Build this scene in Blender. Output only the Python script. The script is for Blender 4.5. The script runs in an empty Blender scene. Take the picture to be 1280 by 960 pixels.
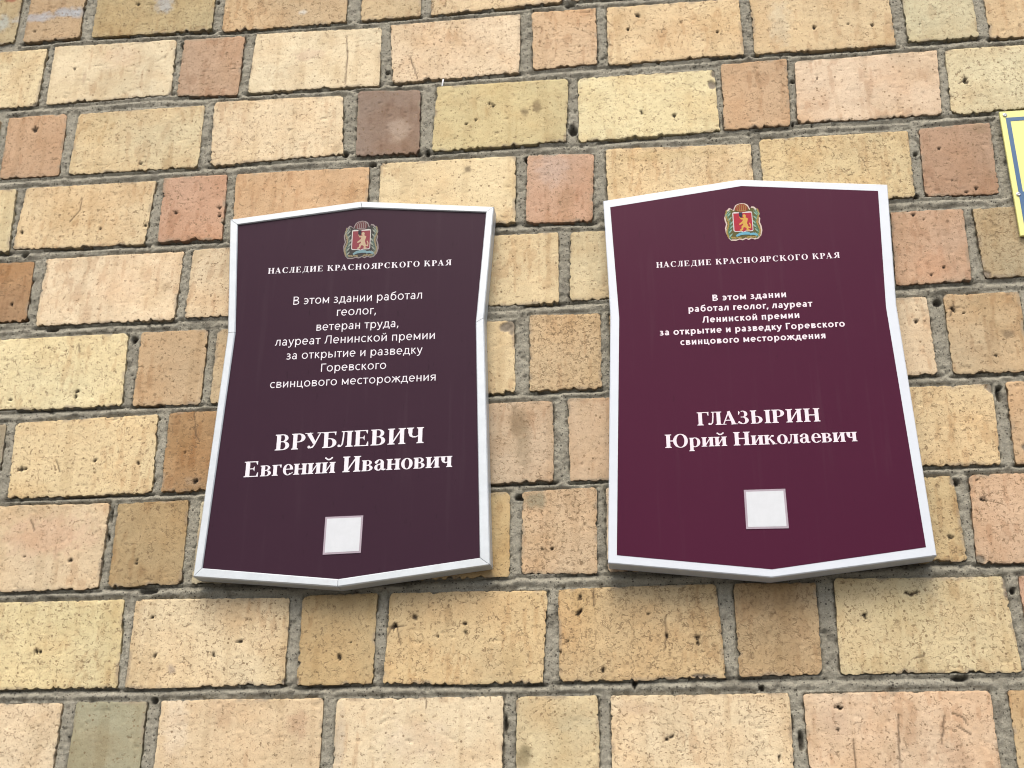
import bpy, bmesh, math, random
import numpy as np
from mathutils import Vector, Matrix
S = bpy.context.scene
random.seed(11)
CAM = dict(loc=(0.0,-1.8029,1.62),right=[0.99273, 0.12032, 0.00268],up=[0.04255, -0.37174, 0.92736],fwd=[-0.11257, 0.92051, 0.37416],f=1500.0)
# ---------------------------------------------------------------- camera
cd = bpy.data.cameras.new('camera'); cam = bpy.data.objects.new('camera', cd)
S.collection.objects.link(cam); S.camera = cam
r_, u_, f_ = Vector(CAM['right']), Vector(CAM['up']), Vector(CAM['fwd'])
M = Matrix((r_, u_, -f_)).transposed().to_4x4(); M.translation = Vector(CAM['loc'])
cam.matrix_world = M
cd.sensor_width = 36; cd.lens = 36 * CAM['f'] / 1280; cd.clip_start = 0.05; cd.clip_end = 2000
# ---------------------------------------------------------------- sky, sun, exposure
SUN_EL, SUN_AZ = math.radians(58), math.radians(184)      # azimuth measured from +Y clockwise: in front of the wall
w = bpy.data.worlds.new("World"); S.world = w; w.use_nodes = True
nt = w.node_tree; bg = nt.nodes['Background']
sky = nt.nodes.new('ShaderNodeTexSky'); sky.sky_type = 'NISHITA'; sky.sun_disc = False
sky.sun_elevation = SUN_EL; sky.sun_rotation = SUN_AZ
sky.air_density = 1.0; sky.dust_density = 6.0; sky.ozone_density = 1.0
nt.links.new(sky.outputs[0], bg.inputs[0]); bg.inputs[1].default_value = 0.14
sl = bpy.data.lights.new('sun', 'SUN'); sun = bpy.data.objects.new('sun', sl); S.collection.objects.link(sun)
sl.energy = 1.4; sl.angle = math.radians(40); sl.color = (1.0, 0.95, 0.87)
sd = Vector((math.sin(SUN_AZ)*math.cos(SUN_EL), math.cos(SUN_AZ)*math.cos(SUN_EL), math.sin(SUN_EL)))
sun.rotation_euler = sd.to_track_quat('Z', 'Y').to_euler(); sun.location = sd*20
S.view_settings.view_transform = 'Standard'; S.view_settings.look = 'None'
S.view_settings.gamma = 1; S.view_settings.exposure = 1.1
S.render.filter_size = 1.1; S.cycles.filter_width = 1.1
GAIN = 1.7            # how much brighter than its albedo a surface of the wall shows in the picture

# ---------------------------------------------------------------- measured layout of the wall, metres (1/10000 m in BRICKS)
BRICKS='''
0 212 195 152 -17444 38775 -16238 38773 -16238 37372 -17452 37399 f
0 210 182 138 -16129 38756 -13620 38777 -13619 37374 -16123 37393 f
0 230 210 164 -13487 38778 -12273 38756 -12272 37375 -13477 37375 f
0 212 195 152 -12132 38751 -9638 38780 -9656 37376 -12151 37377 f
0 196 162 129 -9507 38756 -8297 38757 -8297 37382 -9525 37383 f
0 223 195 148 -8183 38761 -5666 38769 -5673 37392 -8189 37382 f
0 233 204 166 -5541 38760 -4341 38772 -4354 37400 -5555 37393 f
0 219 186 144 -4209 38767 -1708 38762 -1696 37385 -4200 37390 f
0 226 195 160 -1582 38758 -361 38765 -370 37398 -1578 37385 f
0 196 162 129 -228 38775 2275 38752 2278 37374 -241 37389 f
0 220 197 147 2394 38779 3601 38760 3594 37376 2387 37375 f
0 207 164 131 3728 38765 6241 38753 6237 37399 3720 37393 f
0 196 162 129 6379 38765 7567 38753 7582 37372 6369 37396 f
0 210 182 138 7719 38768 10193 38778 10202 37376 7700 37373 f
0 237 219 168 10333 38765 11554 38776 11553 37385 10339 37393 f
0 233 204 166 11667 38765 14186 38754 14184 37387 11665 37399 f
0 212 195 152 -15677 37209 -13156 37227 -13169 35845 -15656 35842 f
0 207 164 131 -13044 37210 -11828 37221 -11820 35829 -13015 35842 f
0 212 195 152 -11690 37218 -9209 37217 -9202 35841 -11696 35845 f
0 233 204 166 -9054 37212 -7866 37211 -7846 35833 -9047 35826 f
0 237 219 168 -7719 37230 -5211 37216 -5224 35826 -7715 35849 f
0 223 195 148 -5096 37203 -3884 37213 -3886 35849 -5089 35849 f
0 219 186 144 -3751 37224 -1251 37223 -1269 35826 -3756 35840 f
0 196 162 129 -1112 37206 87 37231 95 35826 -1108 35824 f
0 207 164 131 215 37217 2713 37211 2720 35823 207 35842 f
0 226 195 160 2835 37213 4044 37213 4039 35846 2847 35822 f
0 226 195 160 4179 37210 6686 37229 6679 35831 4174 35833 f
0 207 164 131 6825 37212 8010 37219 8022 35850 6834 35839 f
0 226 195 160 8165 37221 10652 37211 10668 35837 8150 35847 f
0 226 195 160 10787 37214 11982 37210 12005 35832 10804 35848 f
0 196 162 129 12128 37223 14619 37208 14611 35849 12120 35849 f
0 223 195 148 -17521 35670 -16311 35660 -16301 34296 -17524 34287 f
0 237 219 168 -16182 35665 -13688 35666 -13664 34293 -16181 34286 f
0 226 195 160 -13539 35677 -12328 35678 -12354 34275 -13546 34292 f
0 237 219 168 -12210 35667 -9705 35662 -9697 34289 -12218 34279 f
0 212 195 152 -9564 35654 -8364 35657 -8371 34295 -9566 34292 f
0 167 159 128 -8230 35677 -5724 35665 -5729 34293 -8222 34285 f
0 237 219 168 -5612 35676 -4393 35664 -4406 34294 -5587 34275 f
0 223 195 148 -4258 35678 -1750 35667 -1766 34287 -4278 34293 f
0 230 210 164 -1620 35675 -424 35652 -423 34300 -1614 34292 f
0 237 219 168 -306 35655 2209 35676 2194 34298 -279 34292 f
0 235 210 176 2330 35669 3538 35656 3544 34272 2329 34282 f
0 237 219 168 3669 35668 6164 35663 6179 34271 3664 34291 f
0 177 143 100 6310 35679 7507 35653 7517 34275 6315 34286 f
0 233 204 166 7647 35658 10133 35658 10156 34279 7660 34295 f
0 235 210 176 10277 35673 11471 35672 11485 34273 10286 34274 f
0 210 182 138 11616 35665 14112 35665 14130 34274 11617 34287 f
1 196 162 129 -15789 34129 -13273 34108 -13290 32750 -15774 32746 f
1 220 197 147 -13137 34112 -11933 34110 -11931 32742 -13135 32732 f
1 220 197 147 -11799 34120 -9299 34114 -9298 32736 -11806 32738 f
1 207 164 131 -9183 34103 -7987 34107 -7983 32736 -9160 32741 f
1 196 162 129 -7854 34115 -5327 34120 -5341 32735 -7851 32726 f
0 212 195 152 -5216 34127 -3992 34115 -4002 32724 -5194 32743 f
0 237 219 168 -3876 34115 -1383 34129 -1372 32749 -3863 32741 f
0 220 197 147 -1223 34106 -25 34111 -35 32728 -1219 32722 f
0 223 195 148 87 34108 2589 34113 2616 32732 96 32735 f
0 220 197 147 2723 34131 3936 34124 3927 32727 2723 32739 f
0 177 143 100 4086 34101 6558 34124 6569 32722 4073 32751 f
0 212 195 152 6708 34129 7913 34108 7916 32724 6706 32741 f
0 219 186 144 8028 34113 10528 34109 10539 32730 8028 32722 f
0 196 162 129 10667 34116 11874 34117 11864 32730 10665 32737 f
0 212 195 152 12014 34127 14503 34101 14513 32736 12014 32732 f
0 210 182 138 -18559 32586 -16037 32573 -16057 31186 -18554 31186 f
0 237 219 168 -15922 32564 -14704 32584 -14699 31213 -15910 31187 f
1 194 175 132 -14576 32578 -12077 32578 -12077 31198 -14576 31198 0_0
1 199 171 131 -11884 32561 -10734 32589 -10734 31209 -11884 31181 0_1
1 192 174 128 -10486 32576 -8039 32512 -8039 31132 -10486 31196 0_2
1 208 180 137 -7843 32456 -5406 32453 -5406 31073 -7843 31076 0_3
1 213 187 142 -5127 32474 -3956 32465 -3956 31085 -5127 31094 0_4
1 229 204 161 -3773 32476 -1280 32541 -1280 31161 -3773 31096 0_5
1 235 210 176 -1131 32546 48 32541 47 31167 -1136 31173 f
1 230 210 164 177 32549 2686 32549 2675 31155 203 31150 f
1 210 182 138 2823 32551 4029 32555 4032 31167 2818 31171 f
1 220 197 147 4162 32536 6654 32530 6660 31156 4146 31163 f
1 219 186 144 6796 32527 7981 32530 7990 31172 6808 31165 f
0 223 195 148 8130 32530 10621 32537 10620 31165 8120 31176 f
0 219 186 144 10766 32531 11971 32540 11978 31170 10753 31156 f
0 235 210 176 12099 32539 14598 32549 14613 31162 12114 31164 f
0 207 164 131 -17836 31011 -15339 31010 -15331 29678 -17825 29674 f
0 207 164 131 -15209 31030 -13992 31010 -14013 29694 -15206 29688 f
1 230 210 164 -13861 31019 -11362 31019 -11364 29682 -13863 29682 1_0
1 232 213 174 -11218 31044 -8736 30989 -8695 29706 -11189 29695 1_1
1 196 162 129 -8581 30965 -7354 30937 -7389 29589 -8605 29672 1_2
1 232 214 176 -7152 30975 -4702 30915 -4689 29593 -7215 29628 1_3
1 233 208 171 -4534 30936 -2060 30951 -2082 29643 -4449 29617 1_4
1 219 186 144 -1857 30978 -653 30963 -660 29721 -1840 29666 1_5
1 231 204 157 -475 30955 1935 30922 1950 29682 -481 29670 1_6
1 223 195 148 2132 31045 4582 31015 4582 29635 2132 29665 1_7
1 212 200 160 4806 31063 6002 31073 6002 29693 4806 29683 1_8
1 220 191 145 6185 31031 8684 31031 8684 29651 6185 29651 1_9
0 219 186 144 8828 31041 10024 31043 10006 29651 8814 29640 f
0 207 164 131 10153 31017 12644 31019 12660 29663 10145 29660 f
0 226 195 160 12788 31030 13990 31019 13980 29657 12777 29654 f
0 220 197 147 -18526 29462 -16021 29448 -16026 28098 -18509 28101 f
0 226 195 160 -15879 29463 -14675 29467 -14675 28077 -15888 28087 f
1 210 182 138 -14551 29451 -12048 29440 -12048 28086 -14543 28096 f
1 201 167 131 -11907 29454 -10728 29459 -10688 28092 -11866 28090 2_0
1 225 204 158 -10493 29431 -8009 29426 -8007 28068 -10501 28087 2_1
1 236 212 171 -7828 29482 -5359 29420 -5286 28138 -7789 28086 2_2
1 153 128 109 -5090 29486 -3904 29421 -3890 28058 -5054 28087 2_3
1 211 195 144 -3615 29458 -1201 29436 -1250 28099 -3658 28074 2_4
1 231 216 167 -1021 29438 1411 29401 1430 28098 -1045 28075 2_5
1 206 173 134 1530 29494 2695 29529 2635 28127 1493 28118 2_6
1 230 202 168 2807 29451 5272 29487 5182 28143 2760 28166 2_7
1 220 206 164 5400 29484 7899 29484 7840 28147 5341 28147 2_8
0 223 195 148 8032 29498 9220 29497 9226 28133 8022 28161 f
0 219 186 144 9381 29490 11879 29491 11873 28138 9370 28159 f
0 219 186 144 12000 29493 13202 29498 13209 28143 12012 28148 f
0 235 210 176 13352 29488 15836 29473 15845 28148 13346 28143 f
0 226 195 160 -17926 27840 -15427 27842 -15429 26526 -17938 26528 f
0 219 186 144 -15304 27832 -14102 27842 -14083 26519 -15291 26537 f
1 222 203 156 -13960 27838 -11461 27838 -11397 26529 -13896 26529 3_0
1 229 204 158 -11277 27859 -8756 27834 -8840 26524 -11344 26575 3_1
1 207 164 131 -8625 27884 -7413 27872 -7397 26537 -8590 26556 3_2
1 214 178 134 -7248 27877 -4786 27849 -4786 26469 -7226 26510 3_3
1 232 209 162 -4583 27901 -2131 27868 -2157 26532 -4583 26521 3_4
1 206 166 134 -1932 27870 -769 27808 -827 26460 -1984 26505 3_5
1 228 202 154 -564 27891 1931 27815 1931 26435 -564 26511 3_6
1 220 197 147 2087 27901 4573 27869 4551 26577 2087 26521 3_7
1 189 152 120 4757 27911 5943 27938 5886 26545 4698 26566 3_8
1 226 195 160 6250 27932 8731 27941 8752 26536 6224 26533 f
0 237 219 168 8874 27940 10071 27933 10061 26554 8868 26532 f
0 226 195 160 10197 27938 12695 27928 12707 26542 10220 26557 f
0 235 210 176 12853 27937 14031 27929 14033 26533 12832 26548 f
0 212 195 152 -18677 26312 -16184 26328 -16179 25097 -18681 25102 f
0 235 210 176 -16029 26325 -14853 26313 -14855 25122 -16040 25118 f
1 237 219 168 -14709 26332 -12196 26305 -12201 25117 -14715 25099 f
1 182 142 98 -12074 26318 -10874 26318 -10837 25110 -12037 25110 4_0
1 237 214 176 -10652 26353 -8077 26339 -8103 24995 -10650 25007 4_1
1 230 205 165 -7917 26361 -5418 26361 -5435 25032 -7934 25032 4_2
1 233 204 166 -5280 26331 -4059 26341 -4063 25008 -5281 24999 f
1 225 201 154 -3918 26304 -1419 26304 -1415 24961 -3914 24961 4_3
1 223 204 160 -1207 26283 -7 26283 -47 24974 -1247 24974 4_4
1 220 197 147 142 26288 2583 26287 2586 24958 127 24968 f
1 230 210 164 2738 26292 3927 26299 3899 24977 2744 24951 f
1 206 168 133 4114 26316 5279 26299 5238 24961 4049 24951 4_5
1 185 168 131 5431 26288 7930 26288 7941 25006 5442 25006 4_6
0 219 186 144 8083 26278 9290 26290 9274 24997 8087 25017 f
0 237 219 168 9399 26284 11921 26274 11919 25002 9397 24999 f
0 223 195 148 12060 26299 13234 26302 13237 25016 12032 25007 f
0 212 195 152 13384 26299 15880 26274 15871 25015 13381 25017 f
0 223 195 148 -19354 24783 -16865 24806 -16844 23425 -19366 23437 f
0 207 164 131 -16734 24799 -15536 24791 -15532 23444 -16714 23439 f
0 237 219 168 -15395 24791 -12894 24793 -12893 23444 -15398 23429 f
1 207 164 131 -12766 24803 -11562 24789 -11558 23430 -12742 23427 f
1 237 219 168 -11417 24794 -8918 24794 -8858 23439 -11357 23439 5_0
1 202 173 132 -8672 24796 -7478 24787 -7478 23415 -8687 23432 5_1
1 204 177 134 -7305 24770 -4806 24770 -4819 23416 -7318 23416 5_2
1 229 204 156 -4667 24677 -2168 24677 -2152 23385 -4651 23385 5_3
1 210 182 138 -1912 24752 -733 24739 -741 23384 -1916 23375 5_4
1 210 182 138 -594 24739 1851 24721 1873 23387 -587 23399 f
1 223 200 164 2000 24731 4499 24731 4517 23395 2018 23395 5_6
1 203 176 134 4752 24760 5923 24750 5923 23370 4744 23371 5_7
1 223 195 148 6047 24755 8553 24742 8552 23382 6070 23372 f
0 226 195 160 8681 24754 9889 24746 9892 23373 8707 23362 f
0 219 186 144 10017 24736 12513 24747 12520 23375 10015 23356 f
0 207 164 131 12660 24750 13866 24759 13850 23370 12649 23367 f
0 220 197 147 -18665 23197 -17471 23202 -17461 22372 -18671 22364 f
0 212 195 152 -17346 23184 -14830 23198 -14846 22372 -17335 22359 f
0 207 164 131 -14704 23193 -13513 23190 -13517 22350 -14709 22352 f
1 168 156 128 -13369 23191 -10870 23191 -10850 22362 -13349 22362 6_0
1 233 209 159 -10707 23206 -8188 23266 -8128 21880 -10643 21854 6_1
1 177 143 100 -7979 23272 -6779 23272 -6797 21876 -7997 21876 6_2
1 226 195 160 -6636 23240 -4190 23226 -4200 21871 -6642 21852 f
1 220 197 147 -4040 23252 -2860 23232 -2885 21871 -4066 21857 f
1 205 178 144 -2740 23205 -1540 23205 -1528 21841 -2728 21841 6_3
1 211 184 150 -1319 23237 1180 23237 1223 21832 -1276 21832 6_4
1 235 210 176 1349 23214 2593 23211 2615 21854 1355 21856 f
1 223 197 149 2797 23184 5296 23184 5239 21883 2740 21883 6_5
1 211 178 135 5503 23214 8002 23214 7958 21875 5459 21875 6_6
0 210 182 138 8133 23203 9336 23220 9340 21880 8142 21861 f
0 212 195 152 9461 23221 11975 23218 11964 21888 9460 21862 f
0 212 195 152 12110 23201 13314 23209 13308 21876 12117 21889 f
0 237 219 168 13452 23203 15950 23207 15936 21860 13450 21875 f
0 210 182 138 -19271 21743 -16795 21755 -16785 20303 -19274 20292 f
0 223 195 148 -16647 21747 -15459 21750 -15440 20287 -16658 20310 f
0 223 195 148 -15314 21749 -12801 21734 -12823 20292 -15315 20311 f
1 196 162 129 -12681 21726 -11478 21742 -11476 20313 -12685 20291 f
1 223 198 158 -11341 21740 -8842 21740 -8836 20299 -11335 20299 7_0
1 179 156 113 -8703 21722 -7493 21737 -7476 20350 -8700 20334 7_1
1 200 192 161 -7289 21717 -4790 21717 -4806 20352 -7305 20352 7_2
1 207 182 131 -4724 21695 -2225 21695 -2227 20342 -4726 20342 7_3
1 213 183 143 -2041 21695 -864 21733 -897 20364 -2060 20381 7_4
1 235 210 176 -730 21722 501 21725 523 20373 -742 20378 f
1 226 195 160 649 21731 1885 21729 1875 20395 635 20382 f
1 209 185 136 2019 21732 4518 21732 4561 20400 2062 20400 7_6
1 217 182 145 4741 21736 7240 21736 7180 20361 4681 20361 7_7
0 235 210 176 7386 21748 8569 21730 8570 20376 7372 20348 f
0 230 210 164 8700 21750 11219 21748 11210 20349 8708 20353 f
0 196 162 129 11358 21737 12550 21742 12540 20357 11332 20358 f
0 177 143 100 12688 21725 15181 21724 15195 20362 12678 20354 f
0 220 197 147 -18811 20134 -16300 20143 -16315 18744 -18821 18756 f
0 196 162 129 -16176 20135 -14985 20142 -14986 18751 -16171 18755 f
0 167 159 128 -14849 20144 -12343 20124 -12357 18765 -14845 18750 f
1 219 186 144 -12210 20145 -11022 20146 -10994 18741 -12204 18742 f
1 229 210 157 -10874 20135 -8375 20135 -8338 18752 -10837 18752 8_0
1 230 207 164 -8189 20131 -5687 20112 -5674 18769 -8206 18732 8_1
1 201 175 125 -5470 20126 -4283 20142 -4299 18756 -5473 18742 8_2
1 218 192 142 -4112 20145 -1638 20130 -1727 18725 -4140 18759 8_3
1 208 181 133 -1498 20139 895 20167 955 18773 -1490 18751 8_4
1 192 165 123 1137 20162 2343 20145 2329 18804 1144 18781 8_5
1 222 203 156 2603 20198 5049 20173 5093 18784 2577 18800 8_6
1 207 164 131 5226 20177 6438 20163 6434 18772 5230 18777 f
0 233 204 166 6569 20175 9064 20165 9048 18787 6562 18794 f
0 167 159 128 9209 20186 10391 20168 10409 18773 9195 18782 f
0 212 195 152 10521 20178 13040 20180 13018 18797 10527 18795 f
0 167 159 128 13161 20183 14370 20172 14380 18785 13162 18790 f
0 220 197 147 -19620 18555 -17124 18540 -17114 17174 -19607 17181 f
0 177 143 100 -16984 18557 -15789 18546 -15795 17177 -16978 17180 f
0 235 210 176 -15661 18566 -13139 18542 -13156 17173 -15641 17169 f
0 177 143 100 -13002 18542 -11811 18537 -11802 17180 -13001 17159 f
1 233 210 172 -11676 18552 -9177 18552 -9177 17172 -11676 17172 9_0
1 167 165 136 -8971 18562 -7813 18559 -7813 17179 -8971 17182 9_1
1 227 200 158 -7596 18557 -5040 18577 -5040 17197 -7596 17177 9_2
1 231 211 173 -4842 18557 -2316 18560 -2316 17180 -4842 17177 9_3
1 212 195 152 -2132 18557 -916 18553 -916 17173 -2132 17177 9_4
1 231 209 169 -741 18551 1821 18551 1821 17171 -741 17171 9_5
1 226 197 162 2024 18548 4606 18547 4606 17167 2024 17168 9_6
1 208 181 135 4845 18544 7344 18544 7344 17164 4845 17164 9_7
0 237 219 168 7466 18537 8689 18533 8666 17149 7487 17152 f
0 237 219 168 8826 18556 11313 18538 11301 17172 8820 17167 f
0 219 186 144 11459 18547 12655 18554 12653 17150 11461 17179 f
0 230 210 164 12798 18550 15275 18545 15296 17154 12781 17150 f
0 237 219 168 -17573 17063 -16390 17080 -16368 15692 -17588 15683 f
0 235 210 176 -16256 17080 -13752 17067 -13754 15692 -16235 15679 f
0 237 219 168 -13599 17078 -12401 17063 -12405 15691 -13599 15692 f
1 196 162 129 -12268 17057 -9773 17072 -9764 15672 -12265 15700 f
1 210 182 138 -9644 17054 -8437 17062 -8451 15680 -9655 15675 f
1 237 219 168 -8292 17073 -5799 17065 -5795 15698 -8298 15697 f
1 207 164 131 -5680 17051 -4483 17069 -4462 15685 -5661 15684 f
1 233 204 166 -4332 17067 -1845 17064 -1837 15696 -4343 15680 f
1 196 162 129 -1700 17074 -500 17053 -495 15680 -1713 15681 f
1 212 195 152 -370 17077 2143 17060 2140 15675 -364 15673 f
1 226 195 160 2281 17071 3458 17066 3481 15677 2264 15684 f
1 223 195 148 3603 17053 6110 17058 6099 15674 3599 15699 f
0 207 164 131 6237 17056 7444 17064 7455 15697 6236 15674 f
0 223 195 148 7563 17077 10070 17072 10074 15697 7562 15678 f
0 210 182 138 10204 17065 11422 17067 11410 15674 10210 15697 f
0 207 164 131 11550 17069 14042 17064 14034 15684 11556 15680 f
0 230 210 164 -15618 15504 -13146 15505 -13137 14138 -15629 14142 f
0 207 164 131 -13010 15503 -11793 15509 -11792 14122 -12998 14126 f
0 207 164 131 -11661 15531 -9160 15513 -9163 14135 -11675 14132 f
0 210 182 138 -9016 15504 -7828 15509 -7814 14131 -9023 14124 f
0 210 182 138 -7681 15531 -5203 15523 -5185 14135 -7698 14126 f
0 210 182 138 -5071 15521 -3862 15507 -3867 14148 -5056 14124 f
0 167 159 128 -3736 15525 -1217 15508 -1222 14138 -3721 14148 f
0 237 219 168 -1085 15504 109 15511 124 14121 -1096 14122 f
0 235 210 176 249 15502 2740 15531 2757 14128 247 14122 f
0 226 195 160 2891 15504 4089 15505 4095 14140 2892 14148 f
0 220 197 147 4231 15526 6727 15509 6708 14129 4205 14126 f
0 177 143 100 6867 15526 8061 15515 8045 14123 6861 14144 f
0 219 186 144 8180 15521 10676 15515 10694 14121 8178 14143 f
0 207 164 131 10818 15508 12027 15501 12029 14121 10837 14137 f
0 219 186 144 12153 15520 14669 15525 14652 14125 12144 14138 f
0 167 159 128 -17334 13954 -16144 13962 -16132 12577 -17326 12575 f
0 220 197 147 -15988 13954 -13498 13972 -13494 12586 -15990 12590 f
0 177 143 100 -13373 13969 -12163 13975 -12161 12591 -13362 12588 f
0 233 204 166 -12016 13951 -9546 13956 -9541 12595 -12035 12596 f
0 230 210 164 -9393 13970 -8207 13964 -8194 12577 -9408 12599 f
0 212 195 152 -8049 13956 -5560 13957 -5554 12579 -8051 12579 f
0 223 195 148 -5430 13972 -4222 13952 -4234 12579 -5414 12584 f
0 210 182 138 -4104 13963 -1577 13963 -1579 12601 -4078 12573 f
0 226 195 160 -1453 13952 -256 13971 -261 12591 -1460 12589 f
0 212 195 152 -116 13956 2376 13976 2390 12599 -119 12594 f
0 237 219 168 2501 13974 3706 13966 3715 12593 2522 12585 f
0 212 195 152 3847 13968 6364 13961 6355 12600 3837 12594 f
0 235 210 176 6483 13970 7669 13971 7669 12592 6489 12575 f
0 167 159 128 7828 13976 10306 13964 10331 12599 7827 12581 f
0 233 204 166 10452 13981 11655 13974 11649 12578 10444 12586 f
0 223 195 148 11794 13968 14275 13980 14284 12586 11775 12577 f
0 223 195 148 -15695 12425 -13197 12421 -13187 11048 -15690 11031 f
0 167 159 128 -13063 12414 -11860 12425 -11862 11030 -13062 11048 f
0 167 159 128 -11727 12410 -9215 12415 -9231 11037 -11726 11025 f
0 210 182 138 -9073 12404 -7890 12405 -7871 11028 -9089 11026 f
0 230 210 164 -7737 12414 -5264 12409 -5234 11042 -7742 11045 f
0 223 195 148 -5120 12418 -3925 12423 -3910 11032 -5100 11047 f
0 167 159 128 -3792 12414 -1278 12415 -1285 11049 -3780 11030 f
0 212 195 152 -1157 12431 44 12418 60 11036 -1147 11027 f
0 212 195 152 196 12417 2687 12405 2677 11025 188 11021 f
0 223 195 148 2825 12418 4038 12428 4019 11028 2826 11029 f
0 212 195 152 4149 12428 6663 12410 6667 11022 4173 11049 f
0 210 182 138 6786 12408 7996 12427 7985 11031 6802 11044 f
0 233 204 166 8121 12414 10643 12428 10631 11044 8120 11049 f
0 220 197 147 10762 12404 11965 12403 11965 11041 10762 11039 f
0 167 159 128 12093 12416 14606 12412 14595 11037 12108 11032 f
'''
# plaque outlines (x, z) in metres: top-left, apex, top-right, right waist, bottom-right, bottom tip, bottom-left, left waist
L_OUT=[[-0.715, 2.6733], [-0.4818, 2.6938], [-0.2482, 2.6673], [-0.263, 2.4588], [-0.2487, 2.0455], [-0.4836, 2.0172], [-0.7153, 2.0387], [-0.6986, 2.454]]
L_IN=[[-0.7002, 2.6619], [-0.479, 2.6806], [-0.2618, 2.6573], [-0.2768, 2.4508], [-0.2649, 2.057], [-0.4836, 2.0296], [-0.7019, 2.0522], [-0.6855, 2.4548]]
R_OUT=[[-0.0619, 2.662], [0.1656, 2.6873], [0.4034, 2.6609], [0.3928, 2.4429], [0.4038, 2.0406], [0.1675, 2.0143], [-0.0707, 2.0419], [-0.0558, 2.4477]]
R_IN=[[-0.0505, 2.6488], [0.1686, 2.6744], [0.3871, 2.6496], [0.3766, 2.4396], [0.3902, 2.0534], [0.1685, 2.0265], [-0.0572, 2.0537], [-0.0417, 2.4441]]
SIGN=[[0.6084, 2.8073], [0.6072, 2.5697], [0.6128, 2.5698]]
SIGN_SCREWS=[[0.6163, 2.7995], [0.6154, 2.6458]]
SIGN_BLUE=[[0.616, 2.7923], [0.6238, 2.7973], [0.6473, 2.7986], [0.6234, 2.7901], [0.6242, 2.6497]]
L_TEXT=[["serif", "НАСЛЕДИЕ КРАСНОЯРСКОГО КРАЯ", -0.6385, 2.5632, -0.3201, 2.5607, 0.0107], ["sans", "В этом здании работал", -0.5895, 2.5016, -0.3685, 2.5008, 0.0151], ["sans", "геолог,", -0.5125, 2.4769, -0.4457, 2.4768, 0.0149], ["sans", "ветеран труда,", -0.5461, 2.4512, -0.4066, 2.451, 0.0147], ["sans", "лауреат Ленинской премии", -0.6154, 2.427, -0.3448, 2.426, 0.0147], ["sans", "за открытие и разведку", -0.5942, 2.4012, -0.3647, 2.4011, 0.0145], ["sans", "Горевского", -0.5335, 2.3765, -0.4243, 2.3767, 0.0143], ["sans", "свинцового месторождения", -0.618, 2.3512, -0.3415, 2.3521, 0.0142], ["serif", "ВРУБЛЕВИЧ", -0.6013, 2.2424, -0.3579, 2.2458, 0.0269], ["serif", "Евгений Иванович", -0.6492, 2.199, -0.311, 2.2043, 0.026]]
R_TEXT=[["serif", "НАСЛЕДИЕ КРАСНОЯРСКОГО КРАЯ", 0.0217, 2.5302, 0.3145, 2.5308, 0.0101], ["bold", "В этом здании", 0.1086, 2.4652, 0.2245, 2.4655, 0.0111], ["bold", "работал геолог, лауреат", 0.0695, 2.4476, 0.2642, 2.4468, 0.0111], ["bold", "Ленинской премии", 0.0902, 2.4277, 0.2421, 2.4281, 0.011], ["bold", "за открытие и разведку Горевского", 0.0217, 2.4088, 0.3106, 2.4095, 0.0109], ["bold", "свинцового месторождения", 0.0537, 2.3905, 0.2791, 2.3909, 0.0108], ["serif", "ГЛАЗЫРИН", 0.0729, 2.254, 0.2586, 2.2532, 0.0216], ["serif", "Юрий Николаевич", 0.0221, 2.2194, 0.3103, 2.2191, 0.0216]]
L_STICKER=[[-0.5103, 2.129], [-0.4498, 2.1297], [-0.4508, 2.0703], [-0.5109, 2.0688]]
R_STICKER=[[0.1361, 2.1482], [0.1973, 2.1481], [0.1976, 2.0872], [0.1355, 2.0879]]
L_CREST=[[-0.5096, 2.5818], [-0.4467, 2.5818], [-0.4797, 2.6193], [-0.4805, 2.6562]]
R_CREST=[[0.1356, 2.5712], [0.1963, 2.5708], [0.1678, 2.6054], [0.1703, 2.6415]]
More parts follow.
